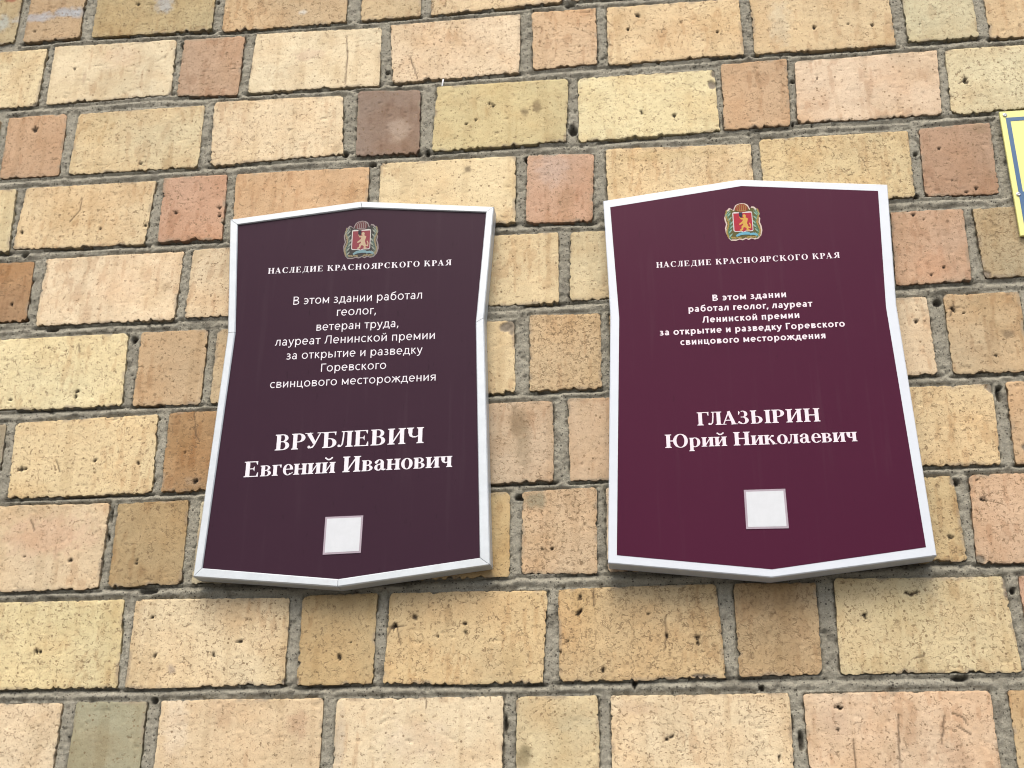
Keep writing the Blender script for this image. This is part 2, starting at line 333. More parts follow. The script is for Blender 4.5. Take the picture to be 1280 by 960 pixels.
PATCH=[(-1.163, 3.1774, 0.044, 0.0099, (170, 175, 180), 0.8), (-1.1006, 3.1832, 0.037, 0.0118, (170, 176, 180), 0.9), (-0.9086, 3.1861, 0.0181, 0.0215, (173, 178, 176), 0.9), (-1.2403, 3.1691, 0.0154, 0.0178, (174, 182, 174), 0.8), (-1.2316, 3.2272, 0.0155, 0.006, (158, 95, 74), 0.8), (-0.6239, 3.1396, 0.0079, 0.0057, (200, 200, 192), 0.7), (-0.4259, 2.8568, 0.0192, 0.0274, (182, 166, 148), 0.55), (0.2629, 3.0284, 0.0196, 0.0455, (207, 198, 171), 0.55), (-0.151, 2.7544, 0.0253, 0.0358, (194, 178, 165), 0.45), (-0.1294, 2.6917, 0.0166, 0.0254, (159, 129, 98), 0.35), (-0.1756, 2.8863, 0.0087, 0.0136, (123, 108, 81), 0.7), (-0.1988, 2.8779, 0.0072, 0.0068, (123, 108, 81), 0.7), (-0.2086, 2.2828, 0.013, 0.0356, (144, 128, 103), 0.8), (-0.2009, 2.2391, 0.0128, 0.035, (161, 145, 119), 0.7), (-0.131, 1.8171, 0.0303, 0.0158, (188, 179, 147), 0.5), (-0.2002, 1.7707, 0.0128, 0.0156, (128, 118, 88), 0.75), (-0.7316, 1.8211, 0.0202, 0.0469, (221, 208, 183), 0.6), (-0.5421, 1.8191, 0.0172, 0.0185, (167, 134, 106), 0.5), (-0.6604, 1.8379, 0.0176, 0.0235, (184, 151, 116), 0.35), (0.4035, 1.761, 0.0193, 0.0255, (179, 150, 121), 0.55), (0.2423, 1.8132, 0.02, 0.022, (189, 164, 138), 0.5), (-0.3612, 1.7945, 0.0479, 0.0295, (215, 199, 174), 0.5), (-0.4758, 1.7955, 0.0073, 0.0457, (189, 176, 154), 0.6), (-0.9008, 1.9819, 0.0532, 0.0279, (203, 190, 144), 0.5), (-0.1846, 2.1538, 0.0202, 0.0143, (146, 140, 117), 0.85), (-0.9822, 2.1204, 0.076, 0.0323, (205, 174, 148), 0.5), (0.5069, 1.9926, 0.0067, 0.0105, (110, 101, 92), 0.95), (0.5117, 1.9797, 0.0044, 0.0093, (117, 105, 93), 0.9), (-0.7485, 1.9036, 0.0064, 0.0073, (176, 163, 144), 0.8), (0.5645, 2.4023, 0.0084, 0.0082, (116, 100, 79), 0.7), (-0.5429, 2.8301, 0.0075, 0.0085, (181, 162, 130), 0.6), (-0.3, 2.7652, 0.0057, 0.0066, (100, 88, 71), 0.7), (0.5992, 2.8102, 0.0388, 0.0159, (209, 199, 162), 0.4), (-0.0352, 1.8364, 0.0347, 0.009, (200, 181, 156), 0.4), (0.3119, 1.8939, 0.0336, 0.0113, (193, 177, 134), 0.4), (0.3733, 1.894, 0.0067, 0.0158, (164, 151, 113), 0.5), (-0.8323, 2.5657, 0.0074, 0.0079, (181, 162, 130), 0.6), (-0.3564, 2.4752, 0.0137, 0.0149, (197, 171, 133), 0.3), (0.0443, 2.7676, 0.0825, 0.0097, (179, 163, 117), 0.35), (-0.1505, 2.8069, 0.0142, 0.0166, (164, 151, 113), 0.4), (0.1555, 2.8997, 0.0111, 0.0236, (195, 163, 125), 0.3), (0.6461, 2.9246, 0.0263, 0.0265, (206, 199, 166), 0.5), (-0.6092, 3.0398, 0.028, 0.011, (207, 182, 157), 0.45), (-1.0496, 3.0232, 0.0033, 0.0149, (182, 163, 137), 0.6), (-0.9834, 3.0694, 0.0326, 0.0265, (221, 199, 171), 0.4), (-0.9182, 2.5706, 0.0447, 0.0317, (225, 203, 172), 0.3), (0.4659, 2.5314, 0.025, 0.029, (199, 158, 126), 0.4), (-0.2994, 1.9879, 0.0742, 0.0245, (202, 175, 132), 0.35), (-0.3177, 1.9761, 0.0049, 0.0268, (143, 120, 84), 0.35), (-0.0325, 1.9761, 0.0357, 0.024, (196, 166, 120), 0.3), (0.357, 1.9737, 0.0453, 0.035, (207, 192, 147), 0.4), (-0.7472, 2.2049, 0.0123, 0.0082, (164, 145, 119), 0.6), (0.5758, 2.7832, 0.0181, 0.0095, (143, 124, 96), 0.4)]
HOLES=[(-0.1147, 3.1093, 0.0104, 0.0059), (-0.8032, 2.0255, 0.0159, 0.0053), (0.2752, 2.9047, 0.0041, 0.0041), (0.2679, 2.8172, 0.0027, 0.0054), (-0.1932, 2.7788, 0.0071, 0.0057), (-0.8797, 2.1509, 0.0027, 0.0123), (-0.8803, 2.1148, 0.0027, 0.0082), (-0.88, 2.4666, 0.0058, 0.0073), (-1.136, 3.0792, 0.0066, 0.005), (-0.5257, 2.8152, 0.0059, 0.0059), (-0.4744, 2.7896, 0.0073, 0.0044), (0.5141, 1.9959, 0.0045, 0.0056), (-0.1132, 2.834, 0.0071, 0.0128), (-0.2177, 2.966, 0.0044, 0.0029), (-0.455, 2.9865, 0.0045, 0.0045), (0.4657, 2.7409, 0.0039, 0.0039), (0.0431, 2.966, 0.0043, 0.0028), (0.466, 2.4622, 0.0074, 0.0062), (-0.7711, 1.8558, 0.0051, 0.0051), (0.1442, 1.8624, 0.0045, 0.0045), (-0.0386, 1.8695, 0.0035, 0.0093), (0.4225, 1.8719, 0.011, 0.0044), (-1.0293, 2.519, 0.0045, 0.0045), (-1.0912, 2.5161, 0.012, 0.0045), (-1.0344, 2.4945, 0.0119, 0.0045), (-0.2073, 2.1611, 0.0076, 0.0063), (0.4562, 2.1616, 0.0058, 0.0058), (-0.86, 3.0845, 0.0048, 0.0065), (-0.4297, 2.9578, 0.0045, 0.0045), (0.538, 2.302, 0.0035, 0.0118), (0.5407, 2.3125, 0.0059, 0.0036), (0.1808, 1.8117, 0.0045, 0.0134), (0.1935, 1.7896, 0.0044, 0.0156), (-0.2285, 1.8159, 0.0035, 0.0142), (0.4559, 2.6591, 0.0051, 0.0051), (-1.1095, 2.6461, 0.0093, 0.0046), (-0.7377, 3.1734, 0.0032, 0.0048), (-0.7992, 3.1793, 0.0033, 0.0033), (-0.3745, 2.8072, 0.0044, 0.0073)]
FLECK=[-0.3512, 2.9529]
CHIPS=[(0.0971, 2.0057, 0.0083, 0.0189, 0.008), (0.135, 2.9082, 0.007, 0.0098, 0.007), (0.1406, 2.9316, 0.0056, 0.0084, 0.007), (0.5103, 2.0078, 0.01, 0.0179, 0.008), (0.5128, 1.9796, 0.0067, 0.0111, 0.007), (0.5324, 2.3129, 0.0142, 0.0107, 0.008), (0.4555, 2.1654, 0.0093, 0.0105, 0.008), (0.5636, 2.2123, 0.0046, 0.0069, 0.006), (-0.2208, 2.4606, 0.0081, 0.0188, 0.007), (-0.2315, 2.4553, 0.0107, 0.0081, 0.005), (-0.868, 2.9714, 0.0079, 0.0063, 0.006), (-1.1399, 2.9703, 0.0065, 0.0049, 0.006), (-0.2074, 2.9669, 0.0044, 0.0059, 0.005), (0.0571, 1.8807, 0.0139, 0.0029, 0.005), (0.5567, 2.6446, 0.0126, 0.0025, 0.005), (0.4651, 2.66, 0.0038, 0.0051, 0.005), (0.5475, 2.5062, 0.0074, 0.0086, 0.006), (0.4723, 2.042, 0.009, 0.0068, 0.005), (-0.8497, 2.6397, 0.009, 0.0045, 0.004), (-0.1135, 2.8207, 0.0042, 0.0071, 0.005), (0.5285, 2.8224, 0.0039, 0.0131, 0.004), (-0.5478, 1.8814, 0.0037, 0.0062, 0.005), (-0.5677, 1.8805, 0.005, 0.005, 0.005)]
PITS=[(-0.9614, 3.1902, 0.0037), (-1.1675, 3.143, 0.0027), (-1.1325, 2.9138, 0.0049), (-0.9127, 2.8236, 0.0026), (-1.0725, 3.0474, 0.0026), (0.0097, 3.0719, 0.0044), (-0.0089, 3.0413, 0.0029), (0.009, 2.8595, 0.0034), (0.0661, 2.8482, 0.0028), (0.4222, 3.0117, 0.003), (0.321, 3.0159, 0.0031), (0.318, 2.9061, 0.0022), (0.5644, 2.8834, 0.004), (0.5677, 2.8781, 0.0026), (-0.8313, 2.7135, 0.0027), (-0.7511, 2.718, 0.003), (-0.7495, 2.7014, 0.003), (-0.8872, 2.6909, 0.0026), (-0.9716, 2.6898, 0.0018), (-1.1218, 2.6929, 0.0039), (-1.1174, 2.5472, 0.0035), (-0.484, 1.9162, 0.0042), (-0.0837, 1.8909, 0.0038), (0.0555, 1.9364, 0.0035), (0.0562, 1.9282, 0.0035), (-0.1188, 1.9755, 0.0036), (-0.1151, 1.9803, 0.0024), (-0.1159, 2.0009, 0.003), (-0.0147, 1.9733, 0.0024), (-0.1351, 1.934, 0.0019), (-0.1461, 1.9188, 0.0019), (-0.333, 1.946, 0.0021), (-0.4015, 1.9595, 0.0037), (-0.3992, 1.9643, 0.0025), (-0.3685, 1.9747, 0.0037), (-0.2916, 1.9646, 0.0025), (-0.2901, 1.9501, 0.0029), (-0.4678, 1.9389, 0.0018), (-0.1738, 2.0767, 0.0017), (-0.1577, 2.0762, 0.0025), (0.0123, 1.9407, 0.0029), (0.3002, 1.9644, 0.0038), (0.3708, 1.9946, 0.0034), (0.3641, 1.9959, 0.0023), (0.3778, 1.9968, 0.0023), (0.25, 1.8352, 0.0033), (0.2531, 1.833, 0.0022), (0.2469, 1.8033, 0.0022), (0.0114, 1.7956, 0.003), (0.0056, 1.7923, 0.0023), (0.1615, 1.7659, 0.0029), (-0.973, 1.9331, 0.0032), (-0.9664, 1.933, 0.0027), (-0.7889, 1.9833, 0.0029), (-0.7777, 1.9224, 0.0032), (-0.6841, 1.9244, 0.0028), (-0.6437, 1.9433, 0.0028), (-0.8262, 2.0712, 0.003), (-0.8255, 2.0764, 0.0024), (-0.9376, 2.0781, 0.0027), (-1.0167, 2.0868, 0.0019), (0.4358, 2.0768, 0.0034), (0.4896, 2.1342, 0.0023), (0.4942, 2.1341, 0.0023), (0.4857, 2.1644, 0.0021), (0.448, 2.6246, 0.0031), (0.4838, 2.5245, 0.0025), (0.4621, 2.5112, 0.002), (0.4887, 2.4468, 0.0032), (0.4868, 2.4512, 0.0025), (0.4286, 2.4304, 0.0037), (0.5041, 2.4418, 0.0016), (0.5424, 2.3664, 0.0024), (0.4632, 2.6131, 0.0016), (-0.9713, 2.3652, 0.0036), (-0.9683, 2.3738, 0.0029), (-1.0879, 2.363, 0.0023), (-0.9205, 2.2471, 0.0028), (-0.8445, 2.2401, 0.0033), (-0.7432, 2.2047, 0.0034), (-0.7392, 2.2059, 0.0027), (-0.765, 2.2552, 0.0022), (-1.0468, 2.2363, 0.0043), (-1.0399, 2.2374, 0.0028), (0.3812, 3.0173, 0.0019), (-0.3045, 2.8609, 0.0022), (-0.2871, 2.868, 0.0022), (-0.2568, 2.8946, 0.0026), (-0.2627, 2.9003, 0.002), (-0.2216, 2.7792, 0.0001), (0.1517, 3.0211, 0.0023), (0.5043, 3.0058, 0.0016), (0.5047, 2.749, 0.0026), (0.5173, 2.6856, 0.002), (0.5533, 2.6661, 0.0032), (0.5372, 2.6611, 0.0025)]
CRACKS=[[(-0.5372, 3.0755), (-0.5329, 3.0258), (-0.5342, 2.9666)], [(-0.4139, 3.0188), (-0.3971, 2.9674)], [(-1.0163, 2.7578), (-1.0157, 2.7325), (-1.0321, 2.7086)], [(0.3318, 1.8233), (0.3287, 1.796), (0.3257, 1.7508)], [(0.2664, 1.7889), (0.2659, 1.7512)], [(0.3939, 1.8204), (0.3858, 1.7825)], [(0.0112, 1.9419), (0.0078, 1.9197)], [(-1.0157, 2.1483), (-1.0073, 2.1305)], [(0.4063, 1.8235), (0.4197, 1.8179), (0.4249, 1.8081)], [(0.4105, 1.806), (0.4263, 1.7951)], [(-0.4018, 1.968), (-0.4132, 1.9415)], [(-0.3965, 1.9594), (-0.3893, 1.9338)], [(-0.409, 1.9608), (-0.3854, 1.9628)], [(0.0112, 1.9692), (0.0108, 1.9337)], [(0.3595, 1.996), (0.3682, 1.9923), (0.3814, 1.9979)], [(0.3654, 1.9021), (0.3768, 1.9041)], [(-0.095, 2.0151), (-0.0957, 1.9859)], [(0.4902, 2.4581), (0.4826, 2.4373)], [(0.4817, 2.45), (0.498, 2.452)], [(0.5642, 2.8917), (0.5686, 2.8748)], [(0.5541, 2.876), (0.5701, 2.8862)], [(-0.3503, 1.8668), (-0.3471, 1.8401)], [(-0.7559, 2.3254), (-0.7488, 2.2839), (-0.7408, 2.2738)], [(-0.9797, 2.4626), (-0.976, 2.4473)], [(-0.9884, 2.251), (-0.9781, 2.2296)]]
# ---------------------------------------------------------------- helpers
def lin(h, g=None):
    if isinstance(h, str): h = [int(h[i:i+2], 16) for i in (0, 2, 4)]
    c = [(v/255/12.92 if v/255 <= .04045 else ((v/255+.055)/1.055)**2.4) for v in h]
    return [v/(g or GAIN) for v in c]
def link(o, parent=None):
    S.collection.objects.link(o)
    if parent: o.parent = parent
    return o
def thing(name, label, cat, loc, group=None):
    o = link(bpy.data.objects.new(name, None)); o.location = loc; o.empty_display_size = .05
    o['label'] = label; o['category'] = cat
    if group: o['group'] = group
    return o
def wpos(o):
    p = Vector((0, 0, 0))
    while o: p += o.location; o = o.parent
    return p
def mesh_obj(name, V, F, mat, parent=None, origin=None, smooth=False, label=None):
    """V in world coordinates; the object's origin is put at `origin`."""
    base = wpos(parent) if parent else Vector((0, 0, 0))
    V = np.asarray(V, dtype=np.float64).reshape(-1, 3)
    if origin is None: origin = V.mean(0)
    me = bpy.data.meshes.new(name)
    me.from_pydata((V-np.asarray(origin)).tolist(), [], F if isinstance(F, list) else F.tolist())
    if smooth: me.polygons.foreach_set('use_smooth', [True]*len(me.polygons))
    me.materials.append(mat); me.update()
    o = bpy.data.objects.new(name, me); link(o, parent); o.location = Vector(origin)-base
    if label: o['label'] = label
    return o
def set_color(me, name, arr):
    a = me.color_attributes.new(name, 'FLOAT_COLOR', 'POINT')
    a.data.foreach_set('color', np.asarray(arr, dtype=np.float32).ravel())
def hsh(i, j, s):
    n = (i*374761393 + j*668265263 + s*974634777) & 0xffffffff
    n = ((n ^ (n >> 13))*1274126177) & 0xffffffff
    return ((n ^ (n >> 16)) & 0xffff)/65535.0
def vn(x, z, s=0):
    """2-D value noise 0..1"""
    x = np.asarray(x, float); z = np.asarray(z, float)
    i = np.floor(x).astype(np.int64); j = np.floor(z).astype(np.int64)
    a = x-i; b = z-j; a = a*a*(3-2*a); b = b*b*(3-2*b)
    return ((hsh(i, j, s)*(1-a)+hsh(i+1, j, s)*a)*(1-b) + (hsh(i, j+1, s)*(1-a)+hsh(i+1, j+1, s)*a)*b)
def fb(x, z, s=0, o=3):
    t = 0; A = .5; n = 0
    for k in range(o): t = t+A*vn(x*2**k, z*2**k, s+k*17); n += A; A *= .5
    return t/n
# ---------------------------------------------------------------- materials
class NT:
    def __init__(self, name):
        self.m = bpy.data.materials.new(name); self.m.use_nodes = True
        self.t = self.m.node_tree; self.b = self.t.nodes['Principled BSDF']
    def n(self, typ, **k):
        x = self.t.nodes.new(typ)
        for a, v in k.items():
            if a.startswith('i_'):
                key = a[2:]; key = int(key) if key.isdigit() else key.replace('_', ' ')
                x.inputs[key].default_value = v
            else: setattr(x, a, v)
        return x
    def l(self, a, b): self.t.links.new(a, b)
    def math(self, op, a, b=None, c=None, clamp=False):
        x = self.t.nodes.new('ShaderNodeMath'); x.operation = op; x.use_clamp = clamp
        for i, v in enumerate((a, b, c)):
            if v is None: continue
            if isinstance(v, (int, float)): x.inputs[i].default_value = v
            else: self.l(v, x.inputs[i])
        return x.outputs[0]
    def mix(self, f, a, b, mode='MIX'):
        x = self.t.nodes.new('ShaderNodeMix'); x.data_type = 'RGBA'; x.blend_type = mode
        for i, v in ((0, f), (6, a), (7, b)):
            if isinstance(v, (int, float)): x.inputs[i].default_value = v
            elif isinstance(v, (list, tuple)): x.inputs[i].default_value = tuple(v[:3])+(1,)
            else: self.l(v, x.inputs[i])
        return x.outputs[2]
    def ss(self, v, lo, hi):
        x = self.t.nodes.new('ShaderNodeMapRange'); x.interpolation_type = 'SMOOTHSTEP'
        x.inputs[1].default_value = lo; x.inputs[2].default_value = hi
        self.l(v, x.inputs[0]); return x.outputs[0]
    def noise(self, vec, scale, detail=3, rough=.55, dist=0):
        x = self.n('ShaderNodeTexNoise', i_Scale=scale, i_Detail=detail, i_Roughness=rough, i_Distortion=dist)
        self.l(vec, x.inputs['Vector']); return x.outputs[0]
    def voro(self, vec, scale, feature='F1', rand=1):
        x = self.n('ShaderNodeTexVoronoi', feature=feature, i_Scale=scale, i_Randomness=rand)
        self.l(vec, x.inputs['Vector']); return x
def coords(N, seed=True):
    tc = N.n('ShaderNodeTexCoord').outputs['Object']
    if not seed: return tc
    oi = N.n('ShaderNodeObjectInfo')
    off = N.n('ShaderNodeVectorMath', operation='SCALE', i_0=(37.1, 11.3, 53.7)); N.l(oi.outputs['Random'], off.inputs['Scale'])
    add = N.n('ShaderNodeVectorMath', operation='ADD'); N.l(tc, add.inputs[0]); N.l(off.outputs[0], add.inputs[1])
    return add.outputs[0]
def mat_brick():
    N = NT('fired_clay'); P = coords(N)
    at = N.n('ShaderNodeAttribute', attribute_name='tone'); col = at.outputs['Color']; dens = at.outputs['Alpha']
    # broad, soft variation of the fired clay
    n1 = N.noise(P, 14, 4, .6); n2 = N.noise(P, 60, 4, .65); n3 = N.noise(P, 420, 3, .7)
    c = N.mix(N.ss(n1, .4, .75), col, (.93, .86, .80), 'MULTIPLY')
    c = N.mix(N.ss(n2, .45, .75), c, (1.05, 1.06, 1.07), 'MULTIPLY')
    v = N.math('MULTIPLY_ADD', n3, .5, .78); v2 = N.math('MULTIPLY_ADD', n2, .14, .94)
    g = N.n('ShaderNodeCombineColor'); vv = N.math('MULTIPLY', v, v2)
    for i in range(3): N.l(vv, g.inputs[i])
    c = N.mix(1.0, c, g.outputs[0], 'MULTIPLY')
    # short curved drying cracks: Voronoi cell borders kept only in patches
    wn = N.n('ShaderNodeTexNoise', i_Scale=130, i_Detail=2); N.l(P, wn.inputs['Vector'])
    wv = N.n('ShaderNodeVectorMath', operation='MULTIPLY_ADD', i_1=(.012, .012, .012)); N.l(wn.outputs['Color'], wv.inputs[0]); N.l(P, wv.inputs[2])
    W = wv.outputs[0]
    def cracks(scale, thick, msc, lo, hi):
        d = N.voro(W, scale, 'DISTANCE_TO_EDGE').outputs['Distance']
        line = N.math('SUBTRACT', 1.0, N.ss(d, thick*.35, thick))
        m = N.noise(P, msc, 2, .6)
        m = N.math('MULTIPLY_ADD', dens, .11, m)
        return N.math('MULTIPLY', line, N.ss(m, lo, hi))
    k1 = cracks(120, .13, 150, .635, .68)
    k2 = cracks(230, .17, 170, .655, .69)
    kv = N.ss(N.noise(P, 45, 3, .7), .30, .72); kv = N.math('MULTIPLY_ADD', kv, .70, .22)
    kv = N.math('MULTIPLY_ADD', dens, .25, kv, clamp=True)
    # pin holes and iron spots
    vo = N.voro(P, 150); dsel = N.math('GREATER_THAN', N.n('ShaderNodeSeparateColor').outputs[0], 2) if False else None
    sc = N.n('ShaderNodeSeparateColor'); N.l(vo.outputs['Color'], sc.inputs[0])
    th = N.math('MULTIPLY_ADD', sc.outputs[1], .26, .05)
    dot = N.math('MULTIPLY', N.math('LESS_THAN', vo.outputs['Distance'], th), N.math('GREATER_THAN', sc.outputs[0], .86))
    vb = N.voro(P, 420); sb = N.n('ShaderNodeSeparateColor'); N.l(vb.outputs['Color'], sb.inputs[0])
    dot2 = N.math('MULTIPLY', N.math('LESS_THAN', vb.outputs['Distance'], .33), N.math('GREATER_THAN', sb.outputs[0], .86))
    k = N.math('MAXIMUM', N.math('MULTIPLY', kv, N.math('MAXIMUM', k1, N.math('MULTIPLY', k2, .65))), N.math('MAXIMUM', dot, N.math('MULTIPLY', dot2, .6)))
    dark = N.mix(sc.outputs[2], (.10, .062, .032), (.16, .11, .06))
    c = N.mix(N.math('MULTIPLY', k, .74), c, dark)
    N.l(c, N.b.inputs['Base Color']); N.b.inputs['Roughness'].default_value = .93
    N.b.inputs['Specular IOR Level'].default_value = .25
    h = N.math('SUBTRACT', N.math('ADD', N.math('MULTIPLY', n3, .35), N.math('MULTIPLY', N.noise(P, 170, 4, .7), .6)), N.math('MULTIPLY', k, .8))
    b = N.n('ShaderNodeBump', i_Strength=.7, i_Distance=.0012); N.l(h, b.inputs['Height']); N.l(b.outputs[0], N.b.inputs['Normal'])
    return N.m
def mat_mortar():
    N = NT('cement_mortar'); P = coords(N, False)
    n1 = N.noise(P, 9, 4, .6); n2 = N.noise(P, 90, 4, .7); n3 = N.noise(P, 600, 3, .7)
    c = N.mix(N.ss(n1, .3, .7), lin((150, 147, 132)), lin((167, 164, 148)))
    c = N.mix(N.math('MULTIPLY', N.ss(n2, .5, .8), .5), c, lin('b0a998'))
    c = N.mix(N.math('MULTIPLY', N.ss(n2, .48, .25), .6), c, lin('6e675c'))
    n5 = N.noise(P, 330, 2, .8); v = N.math('MULTIPLY', N.math('MULTIPLY_ADD', n3, 1.0, .53), N.math('MULTIPLY_ADD', n5, .7, .66)); g = N.n('ShaderNodeCombineColor')
    for i in range(3): N.l(v, g.inputs[i])
    c = N.mix(1.0, c, g.outputs[0], 'MULTIPLY')
    vo = N.voro(P, 170); s = N.n('ShaderNodeSeparateColor'); N.l(vo.outputs['Color'], s.inputs[0])
    dot = N.math('MULTIPLY', N.math('LESS_THAN', vo.outputs['Distance'], .28), N.math('GREATER_THAN', s.outputs[0], .86))
    v3 = N.voro(P, 330); s3 = N.n('ShaderNodeSeparateColor'); N.l(v3.outputs['Color'], s3.inputs[0])
    dot = N.math('MAXIMUM', dot, N.math('MULTIPLY', N.math('LESS_THAN', v3.outputs['Distance'], .38), N.math('GREATER_THAN', s3.outputs[0], .88)))
    c = N.mix(N.math('MULTIPLY', dot, .8), c, (.03, .026, .022))
    a = N.n('ShaderNodeAttribute', attribute_name='darkening').outputs['Fac']
    c = N.mix(N.math('MULTIPLY', a, .8), c, (.035, .03, .024))  # random dirt, plus shade painted in under the bricks and in holes
    N.l(c, N.b.inputs['Base Color']); N.b.inputs['Roughness'].default_value = .95; N.b.inputs['Specular IOR Level'].default_value = .2
    h = N.math('ADD', N.math('MULTIPLY', n3, .6), N.noise(P, 220, 4, .75))
    b = N.n('ShaderNodeBump', i_Strength=.9, i_Distance=.0026); N.l(h, b.inputs['Height']); N.l(b.outputs[0], N.b.inputs['Normal'])
    return N.m
def mat_print(name, top, darkening=.5, rough=.32):
    """glossy printed film with faint dried water runs"""
    N = NT(name); P = coords(N, False)
    mp = N.n('ShaderNodeMapping'); mp.inputs['Scale'].default_value = (1, 1, .22); N.l(P, mp.inputs[0])
    n = N.noise(mp.outputs[0], 160, 3, .6); n1 = N.noise(P, 5, 4, .6)
    c = N.mix(N.math('MULTIPLY', N.ss(n, .66, .74), darkening), lin(top), [v*.35 for v in lin(top)])
    m2 = N.n('ShaderNodeMapping'); m2.inputs['Scale'].default_value = (1, 1, .06); N.l(P, m2.inputs[0])
    c = N.mix(N.math('MULTIPLY', N.ss(N.noise(m2.outputs[0], 60, 3, .6), .55, .75), .03), c, lin('8a7c80'))
    c = N.mix(N.math('MULTIPLY', N.ss(n1, .4, .7), .10), c, [v*1.3 for v in lin(top)])
    N.l(c, N.b.inputs['Base Color']); N.b.inputs['Roughness'].default_value = rough
    N.b.inputs['Specular IOR Level'].default_value = .08
    N.l(N.math('MULTIPLY_ADD', n1, .15, rough-.07), N.b.inputs['Roughness'])
    return N.m
def mat_plain(name, col, rough=.5, metal=0, var=.08, scale=60, grime=0, stretch=(1, 1, 1), bump=0, spec=.5):
    N = NT(name); P = coords(N, False)
    mp = N.n('ShaderNodeMapping'); mp.inputs['Scale'].default_value = stretch; N.l(P, mp.inputs[0])
    n = N.noise(mp.outputs[0], scale, 4, .65)
    c = N.mix(N.ss(n, .3, .7), [v*(1-var) for v in col], [min(1, v*(1+var)) for v in col])
    if grime: c = N.mix(N.math('MULTIPLY', N.ss(N.noise(P, 35, 5, .75), .55, .8), grime), c, (.25, .23, .2))
    N.l(c, N.b.inputs['Base Color']); N.b.inputs['Roughness'].default_value = rough; N.b.inputs['Metallic'].default_value = metal; N.b.inputs['Specular IOR Level'].default_value = spec
    if bump:
        b = N.n('ShaderNodeBump', i_Strength=.5, i_Distance=bump); N.l(n, b.inputs['Height']); N.l(b.outputs[0], N.b.inputs['Normal'])
    return N.m
M_brick = mat_brick(); M_mortar = mat_mortar()
# ---------------------------------------------------------------- ground in front of the wall
M_pave = mat_plain('pavement_asphalt', (.12, .115, .11), .95, 0, .25, 30, .2, bump=.003)
g = mesh_obj('ground', [(-300, -300, 0), (300, -300, 0), (300, 300, 0), (-300, 300, 0)], [(0, 1, 2, 3)], M_pave, origin=(0, 0, 0)); g['kind'] = 'structure'
# ---------------------------------------------------------------- the wall
wall = thing('brick_wall', 'wall of pale yellow and pink clay bricks with grey mortar behind the plaques', 'wall', (0, 0, 0))
bricks = []
for ln in BRICKS.strip().split('\n'):
    t = ln.split(); q = np.array([int(v) for v in t[4:12]]).reshape(4, 2)/10000.
    bricks.append((int(t[0]), [int(v) for v in t[1:4]], q, t[12]))
DENSE = {'5_4': 1, '8_4': 1, '8_5': 1, '7_4': 1, '4_6': 1, '8_2': .6, '8_3': .75, '7_7': .8, '8_6': .8, '3_7': .75, '6_1': .7, '8_0': .7, '6_6': .7, '6_5': .8, '7_6': .7,
         '2_1': .6, '2_4': .5, '5_7': .5, '4_5': .35, '2_3': .1, '9_1': .2, '1_8': .4, '2_7': .2, '1_1': .2, '1_3': .3, '2_5': .55, '3_6': .7, '5_0': .6, '7_1': .6, '3_8': .5, '9_4': .6}
LABELS = {'2_3': 'mauve brown brick, darker than all round it', '9_1': 'grey green brick', '4_0': 'dark brown brick at the left edge', '0_1': 'tan brick crossed by a grey paint stroke',
          '8_4': 'tan brick peppered with dark pits', '6_3': 'pinkish brick with a dark vertical stain', '0_2': 'olive yellow brick with a grey paint spot', '6_2': 'orange brown brick'}
def seg_dist(X, Z, a, b):
    a = np.array(a); b = np.array(b); d = b-a; t = np.clip(((X-a[0])*d[0]+(Z-a[1])*d[1])/(d@d), 0, 1)
    return np.hypot(X-a[0]-t*d[0], Z-a[1]-t*d[1])
